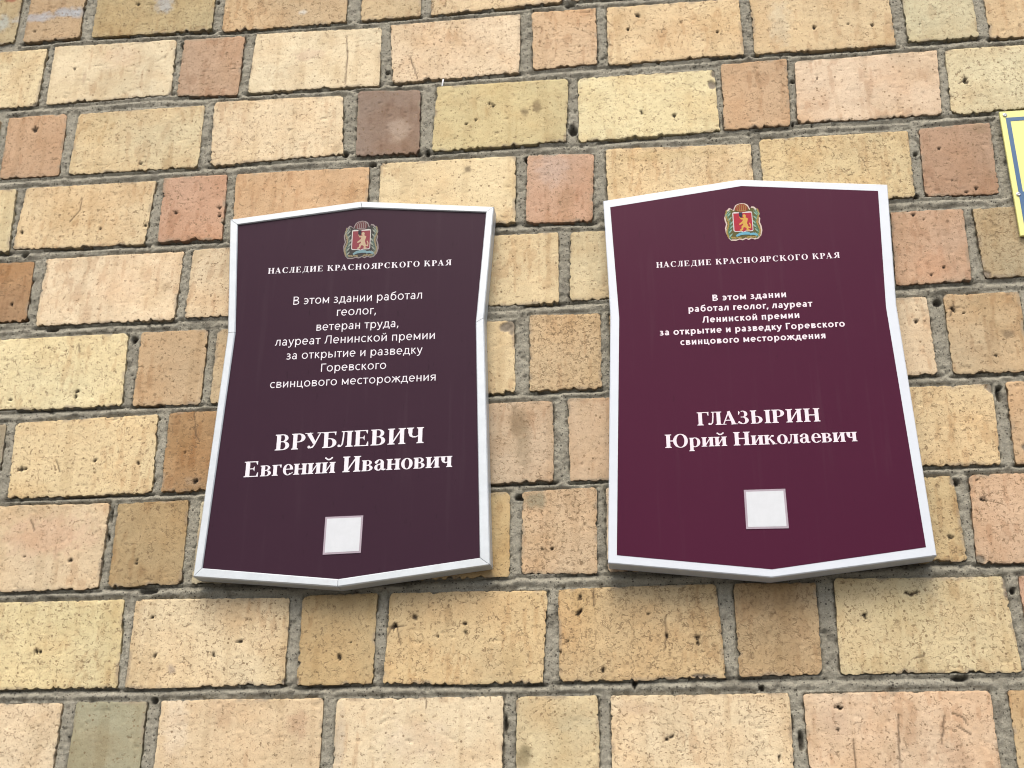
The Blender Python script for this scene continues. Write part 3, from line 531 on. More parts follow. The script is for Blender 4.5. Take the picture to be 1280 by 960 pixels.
def make_brick(k, det, hexc, q, name):
    TL, TR, BR, BL = q; Wd = (TR[0]-TL[0]+BR[0]-BL[0])/2; Hd = (TL[1]-BL[1]+TR[1]-BR[1])/2
    st = .0021 if det else .011
    nu = max(3, int(Wd/st)); nv = max(3, int(Hd/st))
    u = np.linspace(0, 1, nu+1); v = np.linspace(0, 1, nv+1)
    U, V = np.meshgrid(u, v)
    dl, dr, db, dt = U*Wd, (1-U)*Wd, V*Hd, (1-V)*Hd
    sd = k*101+7
    # rounded arrises in plan
    ou = np.zeros_like(U); ov = np.zeros_like(U)
    rr = [.003+.006*hsh(k, i, 5)**2 for i in range(4)]
    for (da, sa), (dc, sc_), r in (((dl, 1), (dt, -1), rr[0]), ((dr, -1), (dt, -1), rr[1]), ((dr, -1), (db, 1), rr[2]), ((dl, 1), (db, 1), rr[3])):
        p = np.clip(r-da, 0, None); s = np.clip(r-dc, 0, None); m = (p > 0) & (s > 0)
        f = np.where(m, 1-np.maximum(p, s)/np.maximum(np.hypot(p, s), 1e-9), 0)
        ou += sa*p*f; ov += sc_*s*f
    # ragged, chipped edges
    def edge(s, sid):
        e = (.0031 if sid == 2 else .0013)*(fb(s*170, 0*s+sid, sd+sid, 3)-.40).clip(0)*2.6*(.3+1.4*fb(s*25, 0*s, sd+71+sid, 2)) + .0026*(fb(s*240, 0*s+sid, sd+9+sid, 3)-.60).clip(0)*4*(vn(s*28, 0*s+9, sd+sid)-.35).clip(0)*2
        ch = (fb(s*42, 0*s+3.3, sd+31+sid, 2)-.70).clip(0)
        e += .012*ch*(1.0 if sid != 2 else 1.4)*(.4+1.2*vn(s*300, 0*s, sd+3))
        e += .003*(fb(s*9, 0*s+1.7, sd+51+sid, 2)-.5)
        return e
    def fall(d): return (1-d/.014).clip(0, 1)
    ou += edge(V*Hd, 0)*fall(dl) - edge(V*Hd, 1)*fall(dr)
    ov += edge(U*Wd, 2)*fall(db) - edge(U*Wd, 3)*.8*fall(dt)
    X = (TL[0]*(1-U)+TR[0]*U)*V + (BL[0]*(1-U)+BR[0]*U)*(1-V) + ou
    Z = (TL[1]*(1-U)+TR[1]*U)*V + (BL[1]*(1-U)+BR[1]*U)*(1-V) + ov
    dm = np.minimum(np.minimum(dl, dr), np.minimum(db, dt))
    tl = [(hsh(k, i, 8)-.5)*.0022 for i in range(3)]
    Y = tl[0] + tl[1]*(U-.5) + tl[2]*(V-.5) + .0011*(fb(X*38, Z*38, sd, 3)-.5) + .0005*((1-dm/.0022).clip(0, 1))**2
    col = np.array(lin(hexc)); C = np.tile(col, (U.size, 1)).reshape(U.shape+(3,))
    C = (C*.88+C.mean(-1, keepdims=True)*.12)*np.array((.985, 1.005, 1.0))
    dens = DENSE.get(name, .25+.5*hsh(k, 3, 3))
    # mottling and small colour drift inside a brick
    m = fb(X*17, Z*17, sd+77, 3)[..., None]
    C = C*(.835+.15*fb(X*2.1+3, Z*1.7, 900, 3))[..., None]
    run = ((fb(X*75, Z*5, 930, 3)-.60).clip(0)*2.2).clip(0, .30)[..., None]; C = C*(1-run)+C*np.array((.72, .66, .58))*run
    scr = ((fb(X*120, Z*34, 960, 3)-.60).clip(0)*5*(fb(X*9, Z*9, 970, 2)-.42).clip(0)*5).clip(0, .42)[..., None]; C = C*(1-scr)+C*np.array((.70, .58, .50))*scr
    stn = ((fb(X*14, Z*11, 990, 3)-.60).clip(0)*2.4).clip(0, .35)[..., None]; C = C*(1-stn)+C*np.array((.80, .76, .66))*stn
    C = C*(0.92+.16*m) + (fb(X*8+5, Z*8, sd+91, 2)[..., None]-.5)*np.array([.03, -.004, -.02])
    if det:
        Y = Y + .0007*(fb(X*230, Z*230, sd+5, 2)-.5) + .0016*(fb(X*120, Z*160, sd+15, 2)-.72).clip(0)*8*.5
        # mortar smears and weathering along the arrises
        sm = ((1-dm/.006).clip(0, 1)*(fb(X*55, Z*55, sd+63, 2)-.54).clip(0)*4).clip(0, .7)[..., None]
        C = C*(1-sm)+np.array(lin('9a8f7c'))*sm
        x0, x1, z0, z1 = X.min(), X.max(), Z.min(), Z.max()
        for px, pz, rx, rz, hc, s in PATCH:
            if px+rx*1.6 < x0 or px-rx*1.6 > x1 or pz+rz*1.6 < z0 or pz-rz*1.6 > z1: continue
            dd = np.hypot((X-px)/rx, (Z-pz)/rz) + (fb(X*110, Z*110, 5, 3)-.5)*1.1
            a = (s*(1-((dd-.6)/.7).clip(0, 1)))[..., None]
            C = C*(1-a)+np.array(lin(hc))*a
        for px, pz, rx, rz, deep in CHIPS:
            if px+rx*2 < x0 or px-rx*2 > x1 or pz+rz*2 < z0 or pz-rz*2 > z1: continue
            dd = np.hypot((X-px)/rx, (Z-pz)/rz) + (fb(X*140, Z*140, 15, 2)-.5)*.5
            a = (1-((dd-.75)/.35).clip(0, 1)); Y = Y + .4*deep*a; a = a[..., None]; C = C*(1-a)+np.array(lin('8d8474'))*a
        for px, pz, r in PITS:
            if px < x0 or px > x1 or pz < z0 or pz > z1: continue
            r = r*.92
            dd = np.hypot((X-px)*(.8+.5*hsh(int(px*9999), 1, 1)), (Z-pz)*(.75+.4*hsh(int(px*9999), 2, 1)))*(1+1.1*(vn(X*420, Z*420, 3)-.5))
            a = (1-((dd-r*.7)/(r*.45)).clip(0, 1))
            Y = Y + .004*a; a = a[..., None]; C = C*(1-a*.93)+np.array((.012, .009, .007))*a*.93
        for l in CRACKS:
            for a0, b0 in zip(l, l[1:]):
                if max(a0[0], b0[0]) < x0 or min(a0[0], b0[0]) > x1 or max(a0[1], b0[1]) < z0 or min(a0[1], b0[1]) > z1: continue
                dd = seg_dist(X+.0016*(vn(X*200, Z*200, 2)-.5), Z, a0, b0)
                a = (1-((dd-.0005)/.0013).clip(0, 1))
                Y = Y + .0012*a; a = a[..., None]*.75; C = C*(1-a)+np.array((.05, .034, .022))*a
    n1 = nu+1; n = U.size
    ids = np.arange(n).reshape(nv+1, nu+1)
    F = np.stack([ids[:-1, :-1], ids[:-1, 1:], ids[1:, 1:], ids[1:, :-1]], -1).reshape(-1, 4)
    ring = np.concatenate([ids[0, :-1], ids[:-1, -1], ids[-1, :0:-1], ids[:0:-1, 0]])
    P = np.stack([X, Y, Z], -1).reshape(-1, 3)
    C = C.clip(.004, .9)
    E0 = P[ring]; R = E0.copy(); R[:, 1] = .022      # the arris is a hard edge: side walls have their own vertices
    m = len(ring); e0 = n+np.arange(m); rid = n+m+np.arange(m)
    F2 = np.stack([e0, rid, np.roll(rid, -1), np.roll(e0, -1)], -1)
    side = np.c_[C.reshape(-1, 3)[ring]*.9, np.full(m, dens)]
    ca = np.concatenate([np.c_[C.reshape(-1, 3), np.full(n, dens)], side, side])
    o = mesh_obj('brick', np.concatenate([P, E0, R]), np.concatenate([F, F2]), M_brick, wall,
                 origin=(q[:, 0].mean(), 0, q[:, 1].mean()), smooth=True, label=LABELS.get(name))
    set_color(o.data, 'tone', ca)
for k, (det, hexc, q, name) in enumerate(bricks): make_brick(k, det, hexc, q, name)
# mortar: a height field that dives behind the bricks, rolls forward in the bed joints
def make_mortar():
    x0, x1, z0, z1 = -1.20, 1.02, 1.62, 3.30; st = .0024
    xs = np.arange(x0, x1, st); zs = np.arange(z0, z1, st); X, Z = np.meshgrid(xs, zs)
    big = .05
    dB = np.full(X.shape, big); dA = dB.copy(); dS = dB.copy(); inside = np.zeros(X.shape)
    for det, hexc, q, name in bricks:
        TL, TR, BR, BL = q
        i0 = max(0, int((min(TL[0], BL[0])-.03-x0)/st)); i1 = int((max(TR[0], BR[0])+.03-x0)/st)
        j0 = max(0, int((min(BL[1], BR[1])-.03-z0)/st)); j1 = int((max(TL[1], TR[1])+.03-z0)/st)
        if i1 <= 0 or j1 <= 0 or i0 >= X.shape[1] or j0 >= X.shape[0]: continue
        sl = (slice(j0, j1), slice(i0, i1)); x = X[sl]; z = Z[sl]
        v = ((z-BL[1])/(TL[1]-BL[1])).clip(0, 1); L = BL[0]*(1-v)+TL[0]*v; R = BR[0]*(1-v)+TR[0]*v
        u = ((x-L)/(R-L)).clip(0, 1); Bz = BL[1]*(1-u)+BR[1]*u; Tz = TL[1]*(1-u)+TR[1]*u
        ox = np.maximum(L-x, x-R); b = Bz-z; a = z-Tz
        ins = np.minimum(-ox, np.minimum(-b, -a)); inside[sl] = np.maximum(inside[sl], ins)
        below = np.where((b > 0), np.hypot(b, ox.clip(0)), big); above = np.where(a > 0, np.hypot(a, ox.clip(0)), big)
        side = np.where((b <= 0) & (a <= 0) & (ox > 0), ox, big)
        dB[sl] = np.minimum(dB[sl], below); dA[sl] = np.minimum(dA[sl], above); dS[sl] = np.minimum(dS[sl], side)
    dmin = np.minimum(np.minimum(dB, dA), dS)
    n1 = fb(X*35, Z*90, 3, 3); n2 = fb(X*260, Z*260, 4, 2); n3 = fb(X*14, Z*14, 8, 3); n4 = fb(X*90, Z*110, 21, 3)
    bed = (dB < .022) & (dA < .022)
    t = dB/(dB+dA+1e-6)
    roll = np.exp(-((t-.55-.3*(n3-.5))/.24)**2)
    Yb = .0062 - .0050*roll*(.5+n1*.9)
    Yb += .0018*np.exp(-((t-.60-.2*(n3-.5))/.05)**2)*(n4-.3).clip(0)*2.6       # the tooling line
    Yb += .009*np.exp(-(dB/.0024)**2)*(.35+1.1*(n3-.3).clip(0)*1.8)               # crack under the brick above
    Yh = .0030 + .002*(n3-.5) - .001*np.exp(-((dS-.006)/.004)**2)
    Yh += .005*np.exp(-(dS/.002)**2)*((n4-.45)*5).clip(0, 1)
    Y = np.where(bed, Yb, Yh)
    Y += .0026*(n2-.5) + .0020*(n4-.5)*(.5+n3) + .0012*(vn(X*600, Z*600, 77)-.5) + .004*(fb(X*120, Z*120, 40, 2)-.74).clip(0)*6
    darkening = ((.0035-dB)/.0035).clip(0, 1)*.30*(n3*1.4).clip(0, 1) + ((fb(X*60, Z*60, 61, 3)-.62)*4).clip(0, .5)  # shade close under each brick put into the colour, then random dirt
    for hx, hz, rx, rz in HOLES:
        dd = np.hypot((X-hx)/rx, (Z-hz)/rz)+(fb(X*150, Z*150, 9, 2)-.5)*.7
        a = 1-((dd-.6)/.5).clip(0, 1); Y += .012*a; darkening = np.maximum(darkening, a)  # shade inside the hole is painted in as well
    Y = np.where(inside > .001, np.maximum(Y, .009), Y)
    Y = Y.clip(-.0008, .019)
    keep = inside < .011
    kc = keep[:-1, :-1] | keep[1:, 1:] | keep[:-1, 1:] | keep[1:, :-1]
    ids = np.arange(X.size).reshape(X.shape)
    F = np.stack([ids[:-1, :-1], ids[:-1, 1:], ids[1:, 1:], ids[1:, :-1]], -1)[kc]
    used = np.unique(F); rm = np.full(X.size, -1); rm[used] = np.arange(len(used))
    P = np.stack([X, Y, Z], -1).reshape(-1, 3)[used]
    o = mesh_obj('mortar', P, rm[F], M_mortar, wall, origin=(0, 0, 0), smooth=True)
    a = o.data.attributes.new('darkening', 'FLOAT', 'POINT'); a.data.foreach_set('value', darkening.reshape(-1)[used].astype(np.float32))
make_mortar()
# the mortar and bricks carry on beyond the part the photograph frames
mesh_obj('mortar_bed', [(-6, .0205, 0), (6, .0205, 0), (6, .0205, 5.5), (-6, .0205, 5.5), (-6, .4, 0), (6, .4, 0), (6, .4, 5.5), (-6, .4, 5.5)],
         [(0, 1, 2, 3), (1, 5, 6, 2), (4, 0, 3, 7), (3, 2, 6, 7), (5, 4, 7, 6)], M_mortar, wall, origin=(0, 0, 0))
def joint_strips():
    V = []; F = []
    X0, X1, Z0, Z1 = -1.19, 1.01, 1.63, 3.29
    for a, b, c, d in ((-6, X0, 0, 5.5), (X1, 6, 0, 5.5), (X0, X1, 0, Z0), (X0, X1, Z1, 5.5)):
        i = len(V); V += [(a, .0055, c), (b, .0055, c), (b, .0055, d), (a, .0055, d)]; F.append((i, i+1, i+2, i+3))
    mesh_obj('mortar', V, F, M_mortar, wall, origin=(0, 0, 0))
joint_strips()
def far_bricks():
    V = []; F = []; C = []; rnd = random.Random(3)
    pal = ['dec48a', 'e2c296', 'c3966c', 'd6ac78', 'dab67a', 'd0966c', 'cdaa73', 'e4cd8c', 'dcb487', 'cdb680', 'd7b978']
    for r in range(-14, 22):
        zt = 3.257-r*.155; zb = zt-.138
        if zt < 0 or zb > 5.45: continue
        x = -5.95+(r % 2)*.19; k = r
        while x < 5.9:
            w_ = .25 if k % 2 else .12; k += 1
            a, b = x, x+w_; x = b+.0135
            if -4 <= r <= 13:
                q = [bb[2] for bb in bricks if abs(bb[2][:, 1].mean()-(zt+zb)/2) < .06]
                lo = min(t[:, 0].min() for t in q)-.012; hi = max(t[:, 0].max() for t in q)+.012
                if b > lo and a < hi:
                    if a < lo-.05: b = lo
                    elif b > hi+.05: a = hi
                    else: continue
            i = len(V); y = rnd.uniform(-.001, .001); e = .003
            V += [(a+e, y, zb+e), (b-e, y, zb+e), (b-e, y, zt-e), (a+e, y, zt-e), (a, y+.002, zb), (b, y+.002, zb), (b, y+.002, zt), (a, y+.002, zt), (a, .02, zb), (b, .02, zb), (b, .02, zt), (a, .02, zt)]
            F.append((i, i+1, i+2, i+3))
            for m in range(4):
                n = (m+1) % 4; F += [(i+4+m, i+4+n, i+n, i+m), (i+8+m, i+8+n, i+4+n, i+4+m)]
            C += [lin(rnd.choice(pal))+[.5]]*12
    o = mesh_obj('outer_bricks', V, F, M_brick, wall, origin=(0, 0, 0)); o['kind'] = 'stuff'
    set_color(o.data, 'tone', C)
far_bricks()
# ---------------------------------------------------------------- plaques
M_whiteprint = mat_plain('white_ink', [v for v in lin('ece9f0')], .4, 0, .03, 200, spec=.2)
M_pinkwhite = mat_plain('pinkish_white_ink', [v for v in lin('ecdfe8')], .4, 0, .03, 200)
M_white = mat_plain('white_plastic', lin('d6dfe8'), .35, 0, .02, 40, .05)
M_alu = mat_plain('white_painted_aluminium', lin('d2dbe0'), .38, .15, .05, 50, .22, (1, 1, 1))
M_left = mat_print('dark_plum_film', (57, 33, 48), .4)
M_right = mat_print('burgundy_film', (75, 22, 50), .3)
M_sticker = mat_plain('white_sticker_paper', lin('d4dadf'), .4, 0, .03, 60, .05)
M_stedge = mat_plain('grey_sticker_edge', lin('a79aa6'), .4, 0, .05, 60)
def prism_ring(parent, name, quad_in, quad_out, yf, yb, mat, bevel=.0008, lip=.004, gap=.0004):
    """one straight rail of a picture frame: inner a-b, outer c-d in (x,z), front at yf and back at yb"""
    a, b = [np.array(p) for p in quad_in]; c, d = [np.array(p) for p in quad_out]
    du = (b-a)/np.linalg.norm(b-a); a = a+du*gap; b = b-du*gap; du = (d-c)/np.linalg.norm(d-c); c = c+du*gap; d = d-du*gap
    def cross(i, o):
        n = (o-i); L = np.linalg.norm(n); n = n/L
        pts = [(i, yf+lip), (i, yf+bevel), (i+n*bevel, yf), (o-n*bevel*1.2, yf), (o, yf+bevel*1.2), (o, yb), (i+n*.003, yb)]
        return [(p[0], y, p[1]) for p, y in pts]
    A = cross(a, c); B = cross(b, d); n = len(A); V = A+B
    F = [[i, (i+1) % n, n+(i+1) % n, n+i] for i in range(n)]+[list(range(n))[::-1], [n+i for i in range(n)]]
    return mesh_obj(name, V, F, mat, parent)
def slab(parent, name, poly, yf, yb, mat, bevel=.0, label=None):
    P = [np.array(p) for p in poly]; n = len(P); c = sum(P)/n; V = []; 
    if bevel:
        V += [(*(p+(c-p)/np.linalg.norm(c-p)*bevel*1.3),) for p in P]; V = [(v[0], yf, v[1]) for v in V]
        V += [(p[0], yf+bevel, p[1]) for p in P]
    else: V += [(p[0], yf, p[1]) for p in P]
    V += [(p[0], yb, p[1]) for p in P]
    L = len(V)//n; F = [list(range(n))]
    for k in range(L-1):
        for i in range(n): j = (i+1) % n; F.append([k*n+i, (k+1)*n+i, (k+1)*n+j, k*n+j])
    F.append([(L-1)*n+i for i in range(n)][::-1])
    return mesh_obj(name, V, F, mat, parent, label=label)
# ---- lettering: sans from Blender's built-in face, serif drawn glyph by glyph
def stroke(pts):
    """variable width polyline -> quads"""
    out = []
    P = [np.array(p[:2]) for p in pts]; W = [p[2] for p in pts]; L = []; R = []
    for i in range(len(P)):
        d = (P[min(i+1, len(P)-1)]-P[max(i-1, 0)]); d = d/np.linalg.norm(d); nrm = np.array((-d[1], d[0]))
        L.append(P[i]+nrm*W[i]/2); R.append(P[i]-nrm*W[i]/2)
    for i in range(len(P)-1): out.append([R[i], R[i+1], L[i+1], L[i]])
    return out
def arc(cx, cy, RX, RY, rx, ry, a0=0, a1=360, n=None):
    n = n or max(6, int(abs(a1-a0)/15)); out = []
    A = [math.radians(a0+(a1-a0)*i/n) for i in range(n+1)]
    o = [np.array((cx+RX*math.cos(a), cy+RY*math.sin(a))) for a in A]; i_ = [np.array((cx+rx*math.cos(a), cy+ry*math.sin(a))) for a in A]
    for k in range(n): out.append([i_[k], o[k], o[k+1], i_[k+1]])
    return out
def rc(x0, y0, x1, y1): return [[np.array(p) for p in ((x0, y0), (x1, y0), (x1, y1), (x0, y1))]]
def qd(*p): return [[np.array(a) for a in p]]
def ball(x, y, r): return [[np.array((x+r*math.cos(a*math.pi/5), y+r*math.sin(a*math.pi/5))) for a in range(10)]]
H_ = .66; X_ = .46
def stem(x, w=.15, y0=0, y1=H_, s0=True, s1=True, e=.06, t=.03, l=True, r=True):
    x -= .008; w += .016; t += .008
    o = rc(x, y0, x+w, y1)
    for f, y in ((s0, y0), (s1, y1-t)):
        if f:
            o += rc(x-(e if l else 0), y, x+w+(e if r else 0), y+t)
            yy = y+t if y == y0 else y; sg = 1 if y == y0 else -1
            if l: o += qd((x-e*.5, yy), (x, yy), (x, yy+sg*.03)) if sg > 0 else qd((x-e*.5, yy), (x, yy-.03), (x, yy))
            if r: o += qd((x+w, yy), (x+w+e*.5, yy), (x+w, yy+sg*.03)) if sg > 0 else qd((x+w, yy), (x+w, yy-.03), (x+w+e*.5, yy))
    return o
def flag(x, y, h=.15, d=-1):   # the drop at the end of a bar
    return qd((x, y), (x-.012, y-h), (x-.035, y-h), (x-.10, y)) if d < 0 else qd((x, y), (x-.10, y), (x-.035, y+h), (x-.012, y+h))
G = {}
G['Н'] = (.78, stem(.10)+stem(.53)+rc(.25, .31, .53, .36))
G['И'] = (.78, stem(.10)+stem(.53)+qd((.25, .06), (.53, .50), (.53, .60), (.25, .16)))
G['А'] = (.72, stroke([(.10, .02, .045), (.345, .64, .06)])+stroke([(.56, .01, .165), (.335, .66, .13)])+rc(.18, .19, .46, .235)+rc(.0, 0, .22, .03)+rc(.42, 0, .72, .03))
def bowl(cx, cy, RX, RY, rx, ry, x0): return arc(cx, cy, RX, RY, rx, ry, -90, 90)+rc(x0, cy+ry, cx, cy+RY)+rc(x0, cy-RY, cx, cy-ry)
G['В'] = (.67, stem(.09, r=False)+bowl(.32, .497, .235, .163, .095, .128, .24)+bowl(.33, .185, .275, .185, .12, .148, .24))
G['Р'] = (.62, stem(.09)+bowl(.31, .475, .27, .185, .11, .148, .24))
G['Б'] = (.64, stem(.09, r=False)+rc(.24, .622, .50, .66)+flag(.57, .66)+bowl(.32, .197, .27, .197, .115, .16, .24))
G['Г'] = (.58, stem(.09)+rc(.24, .622, .48, .66)+flag(.55, .66, .19))
def leg(x, top, k=1.): return stroke([(x+.09*k, top, .055), (x+.075*k, .40*top/H_, .06), (x+.045*k, .12, .06), (x-.02*k, .035, .05), (x-.08*k, .03, .04)])+ball(x-.09*k, .058, .055)
G['Л'] = (.70, stem(.45)+rc(.20, .625, .45, .66)+leg(.20, .64))
G['Е'] = (.67, stem(.09, r=False)+rc(.24, .622, .50, .66)+flag(.57, .66)+rc(.24, 0, .52, .038)+flag(.60, 0, .18, 1)+rc(.24, .325, .42, .362)+qd((.38, .325), (.44, .23), (.44, .45), (.38, .362)))
G['Д'] = (.72, rc(.46, .03, .61, .63)+rc(.22, .625, .66, .66)+stroke([(.28, .63, .055), (.26, .4, .06), (.20, .15, .05), (.12, .03, .05)])+rc(.03, 0, .70, .04)+qd((.03, 0), (.03, -.15), (.055, -.15), (.12, 0))+qd((.70, 0), (.61, 0), (.675, -.15), (.70, -.15)))
G['К'] = (.76, stem(.09)+stroke([(.24, .30, .05), (.40, .46, .05), (.53, .64, .07)])+ball(.56, .60, .055)+stroke([(.36, .42, .10), (.50, .2, .14), (.63, .01, .15)])+rc(.48, 0, .76, .03)+rc(.24,.30,.36,.34))
G['О'] = (.78, arc(.39, .33, .345, .345, .185, .31))
G['С'] = (.72, arc(.38, .33, .345, .345, .18, .31, 42, 310)+qd((.60, .66), (.59, .44), (.625, .44), (.64, .66))+stroke([(.58, .07, .05), (.63, .13, .03), (.66, .18, .025)]))
G['Я'] = (.70, stem(.49, l=False, s1=True)+arc(.41, .475, .27, .185, .11, .148, 90, 270)+rc(.41, .623, .49, .66)+rc(.41, .29, .49, .327)+stroke([(.38, .31, .10), (.27, .12, .14), (.15, .01, .12)])+rc(0, 0, .22, .03))
G['У'] = (.70, stroke([(.15, .64, .16), (.40, .22, .13)])+stroke([(.62, .64, .045), (.40, .18, .06), (.33, .07, .06), (.22, .03, .05)])+ball(.18, .07, .06)+rc(.0, .63, .32, .66)+rc(.50, .63, .72, .66))
G['Ч'] = (.72, stem(.48)+stem(.08, y0=.44, s0=False)+stroke([(.155, .45, .15), (.175, .34, .12), (.25, .28, .06), (.38, .27, .045), (.48, .32, .04)]))
G['З'] = (.56, arc(.25, .50, .21, .165, .07, .13, -90, 120)+arc(.25, .18, .255, .185, .10, .15, -145, 90)+rc(.16, .33, .25, .37)+qd((.06, .66), (.05, .47), (.08, .47), (.13, .60))+ball(.08, .09, .055))
G['Ы'] = (.96, stem(.09, r=True, s0=False)+rc(.03, 0, .24, .03)+bowl(.31, .187, .25, .187, .10, .15, .24)+stem(.72))
G['Ю'] = (1.06, stem(.09)+rc(.24, .31, .42, .36)+arc(.70, .33, .325, .345, .175, .31))
G['о'] = (.50, arc(.25, .23, .225, .24, .095, .21))
G['е'] = (.45, arc(.235, .23, .205, .24, .085, .21, 0, 318)+rc(.10, .235, .43, .27)+stroke([(.385, .07, .04), (.425, .12, .02)]))
G['в'] = (.48, stem(.06, .13, 0, X_, e=.04, t=.025, r=False)+bowl(.24, .35, .165, .11, .065, .083, .19)+bowl(.25, .125, .195, .125, .075, .098, .19))
G['г'] = (.41, stem(.06, .13, 0, X_, e=.045, t=.025)+rc(.19, .43, .32, .46)+flag(.38, .46, .13))
G['н'] = (.56, stem(.06, .13, 0, X_, e=.045, t=.025)+stem(.37, .13, 0, X_, e=.045, t=.025)+rc(.19, .215, .37, .255))
G['и'] = (.56, stem(.06, .13, 0, X_, e=.045, t=.025)+stem(.37, .13, 0, X_, e=.045, t=.025)+qd((.19, .05), (.37, .34), (.37, .42), (.19, .13)))
G['й'] = (.56, G['и'][1]+arc(.28, .66, .135, .12, .085, .055, 190, 350)+ball(.155, .64, .035)+ball(.405, .64, .035))
G['а'] = (.50, rc(.27, .07, .40, .34)+arc(.23, .33, .17, .14, .05, .11, 0, 155)+ball(.10, .35, .06)+arc(.19, .135, .16, .14, .04, .10, 60, 300)+stroke([(.18, .255, .04), (.30, .29, .035)])+stroke([(.22, .02, .05), (.30, .09, .05)])+stroke([(.335, .08, .12), (.40, .03, .07), (.48, .05, .03)]))
G['ч'] = (.50, stem(.30, .13, 0, X_, e=.045, t=.025)+stem(.06, .13, .30, X_, s0=False, e=.04, t=.025)+stroke([(.125, .31, .13), (.14, .24, .10), (.20, .19, .05), (.30, .21, .035)]))
G['р'] = (.55, stem(.06, .13, -.2, X_, e=.045, t=.025, s1=False)+rc(.015, .435, .19, .46)+arc(.27, .23, .235, .24, .10, .205, -125, 125))
G['к'] = (.55, stem(.06, .13, 0, X_, e=.045, t=.025)+stroke([(.19, .22, .04), (.37, .44, .05)])+ball(.40, .41, .045)+stroke([(.25, .28, .07), (.45, .01, .12)])+rc(.33, 0, .56, .025))
G['л'] = (.52, stem(.32, .13, 0, X_, e=.045, t=.025)+rc(.14, .432, .32, .46)+stroke([(.20, .44, .045), (.185, .28, .05), (.15, .09, .05), (.09, .03, .04)])+ball(.07, .055, .05))
G[' '] = (.25, [])
def serif_polys(txt, track):
    x = 0; out = []
    for n, ch in enumerate(txt):
        w_, polys = G[ch]
        if n and ch in 'ЛАУл': x -= .055 if txt[n-1] != 'Г' else .12
        out += [[p+np.array((x, 0)) for p in q] for q in polys]; x += w_+track
    return out
def place(V2, a, b, cap, capunits, y, inv=False):
    """map 2-D letter space to the plaque plane: x range onto a..b, baseline a->b, cap height cap"""
    lo, hi = V2[:, 0].min(), V2[:, 0].max(); u = (V2[:, 0]-lo)/(hi-lo)
    X = a[0]+(b[0]-a[0])*u; Z = a[1]+(b[1]-a[1])*u+V2[:, 1]*cap/capunits
    return X, Z
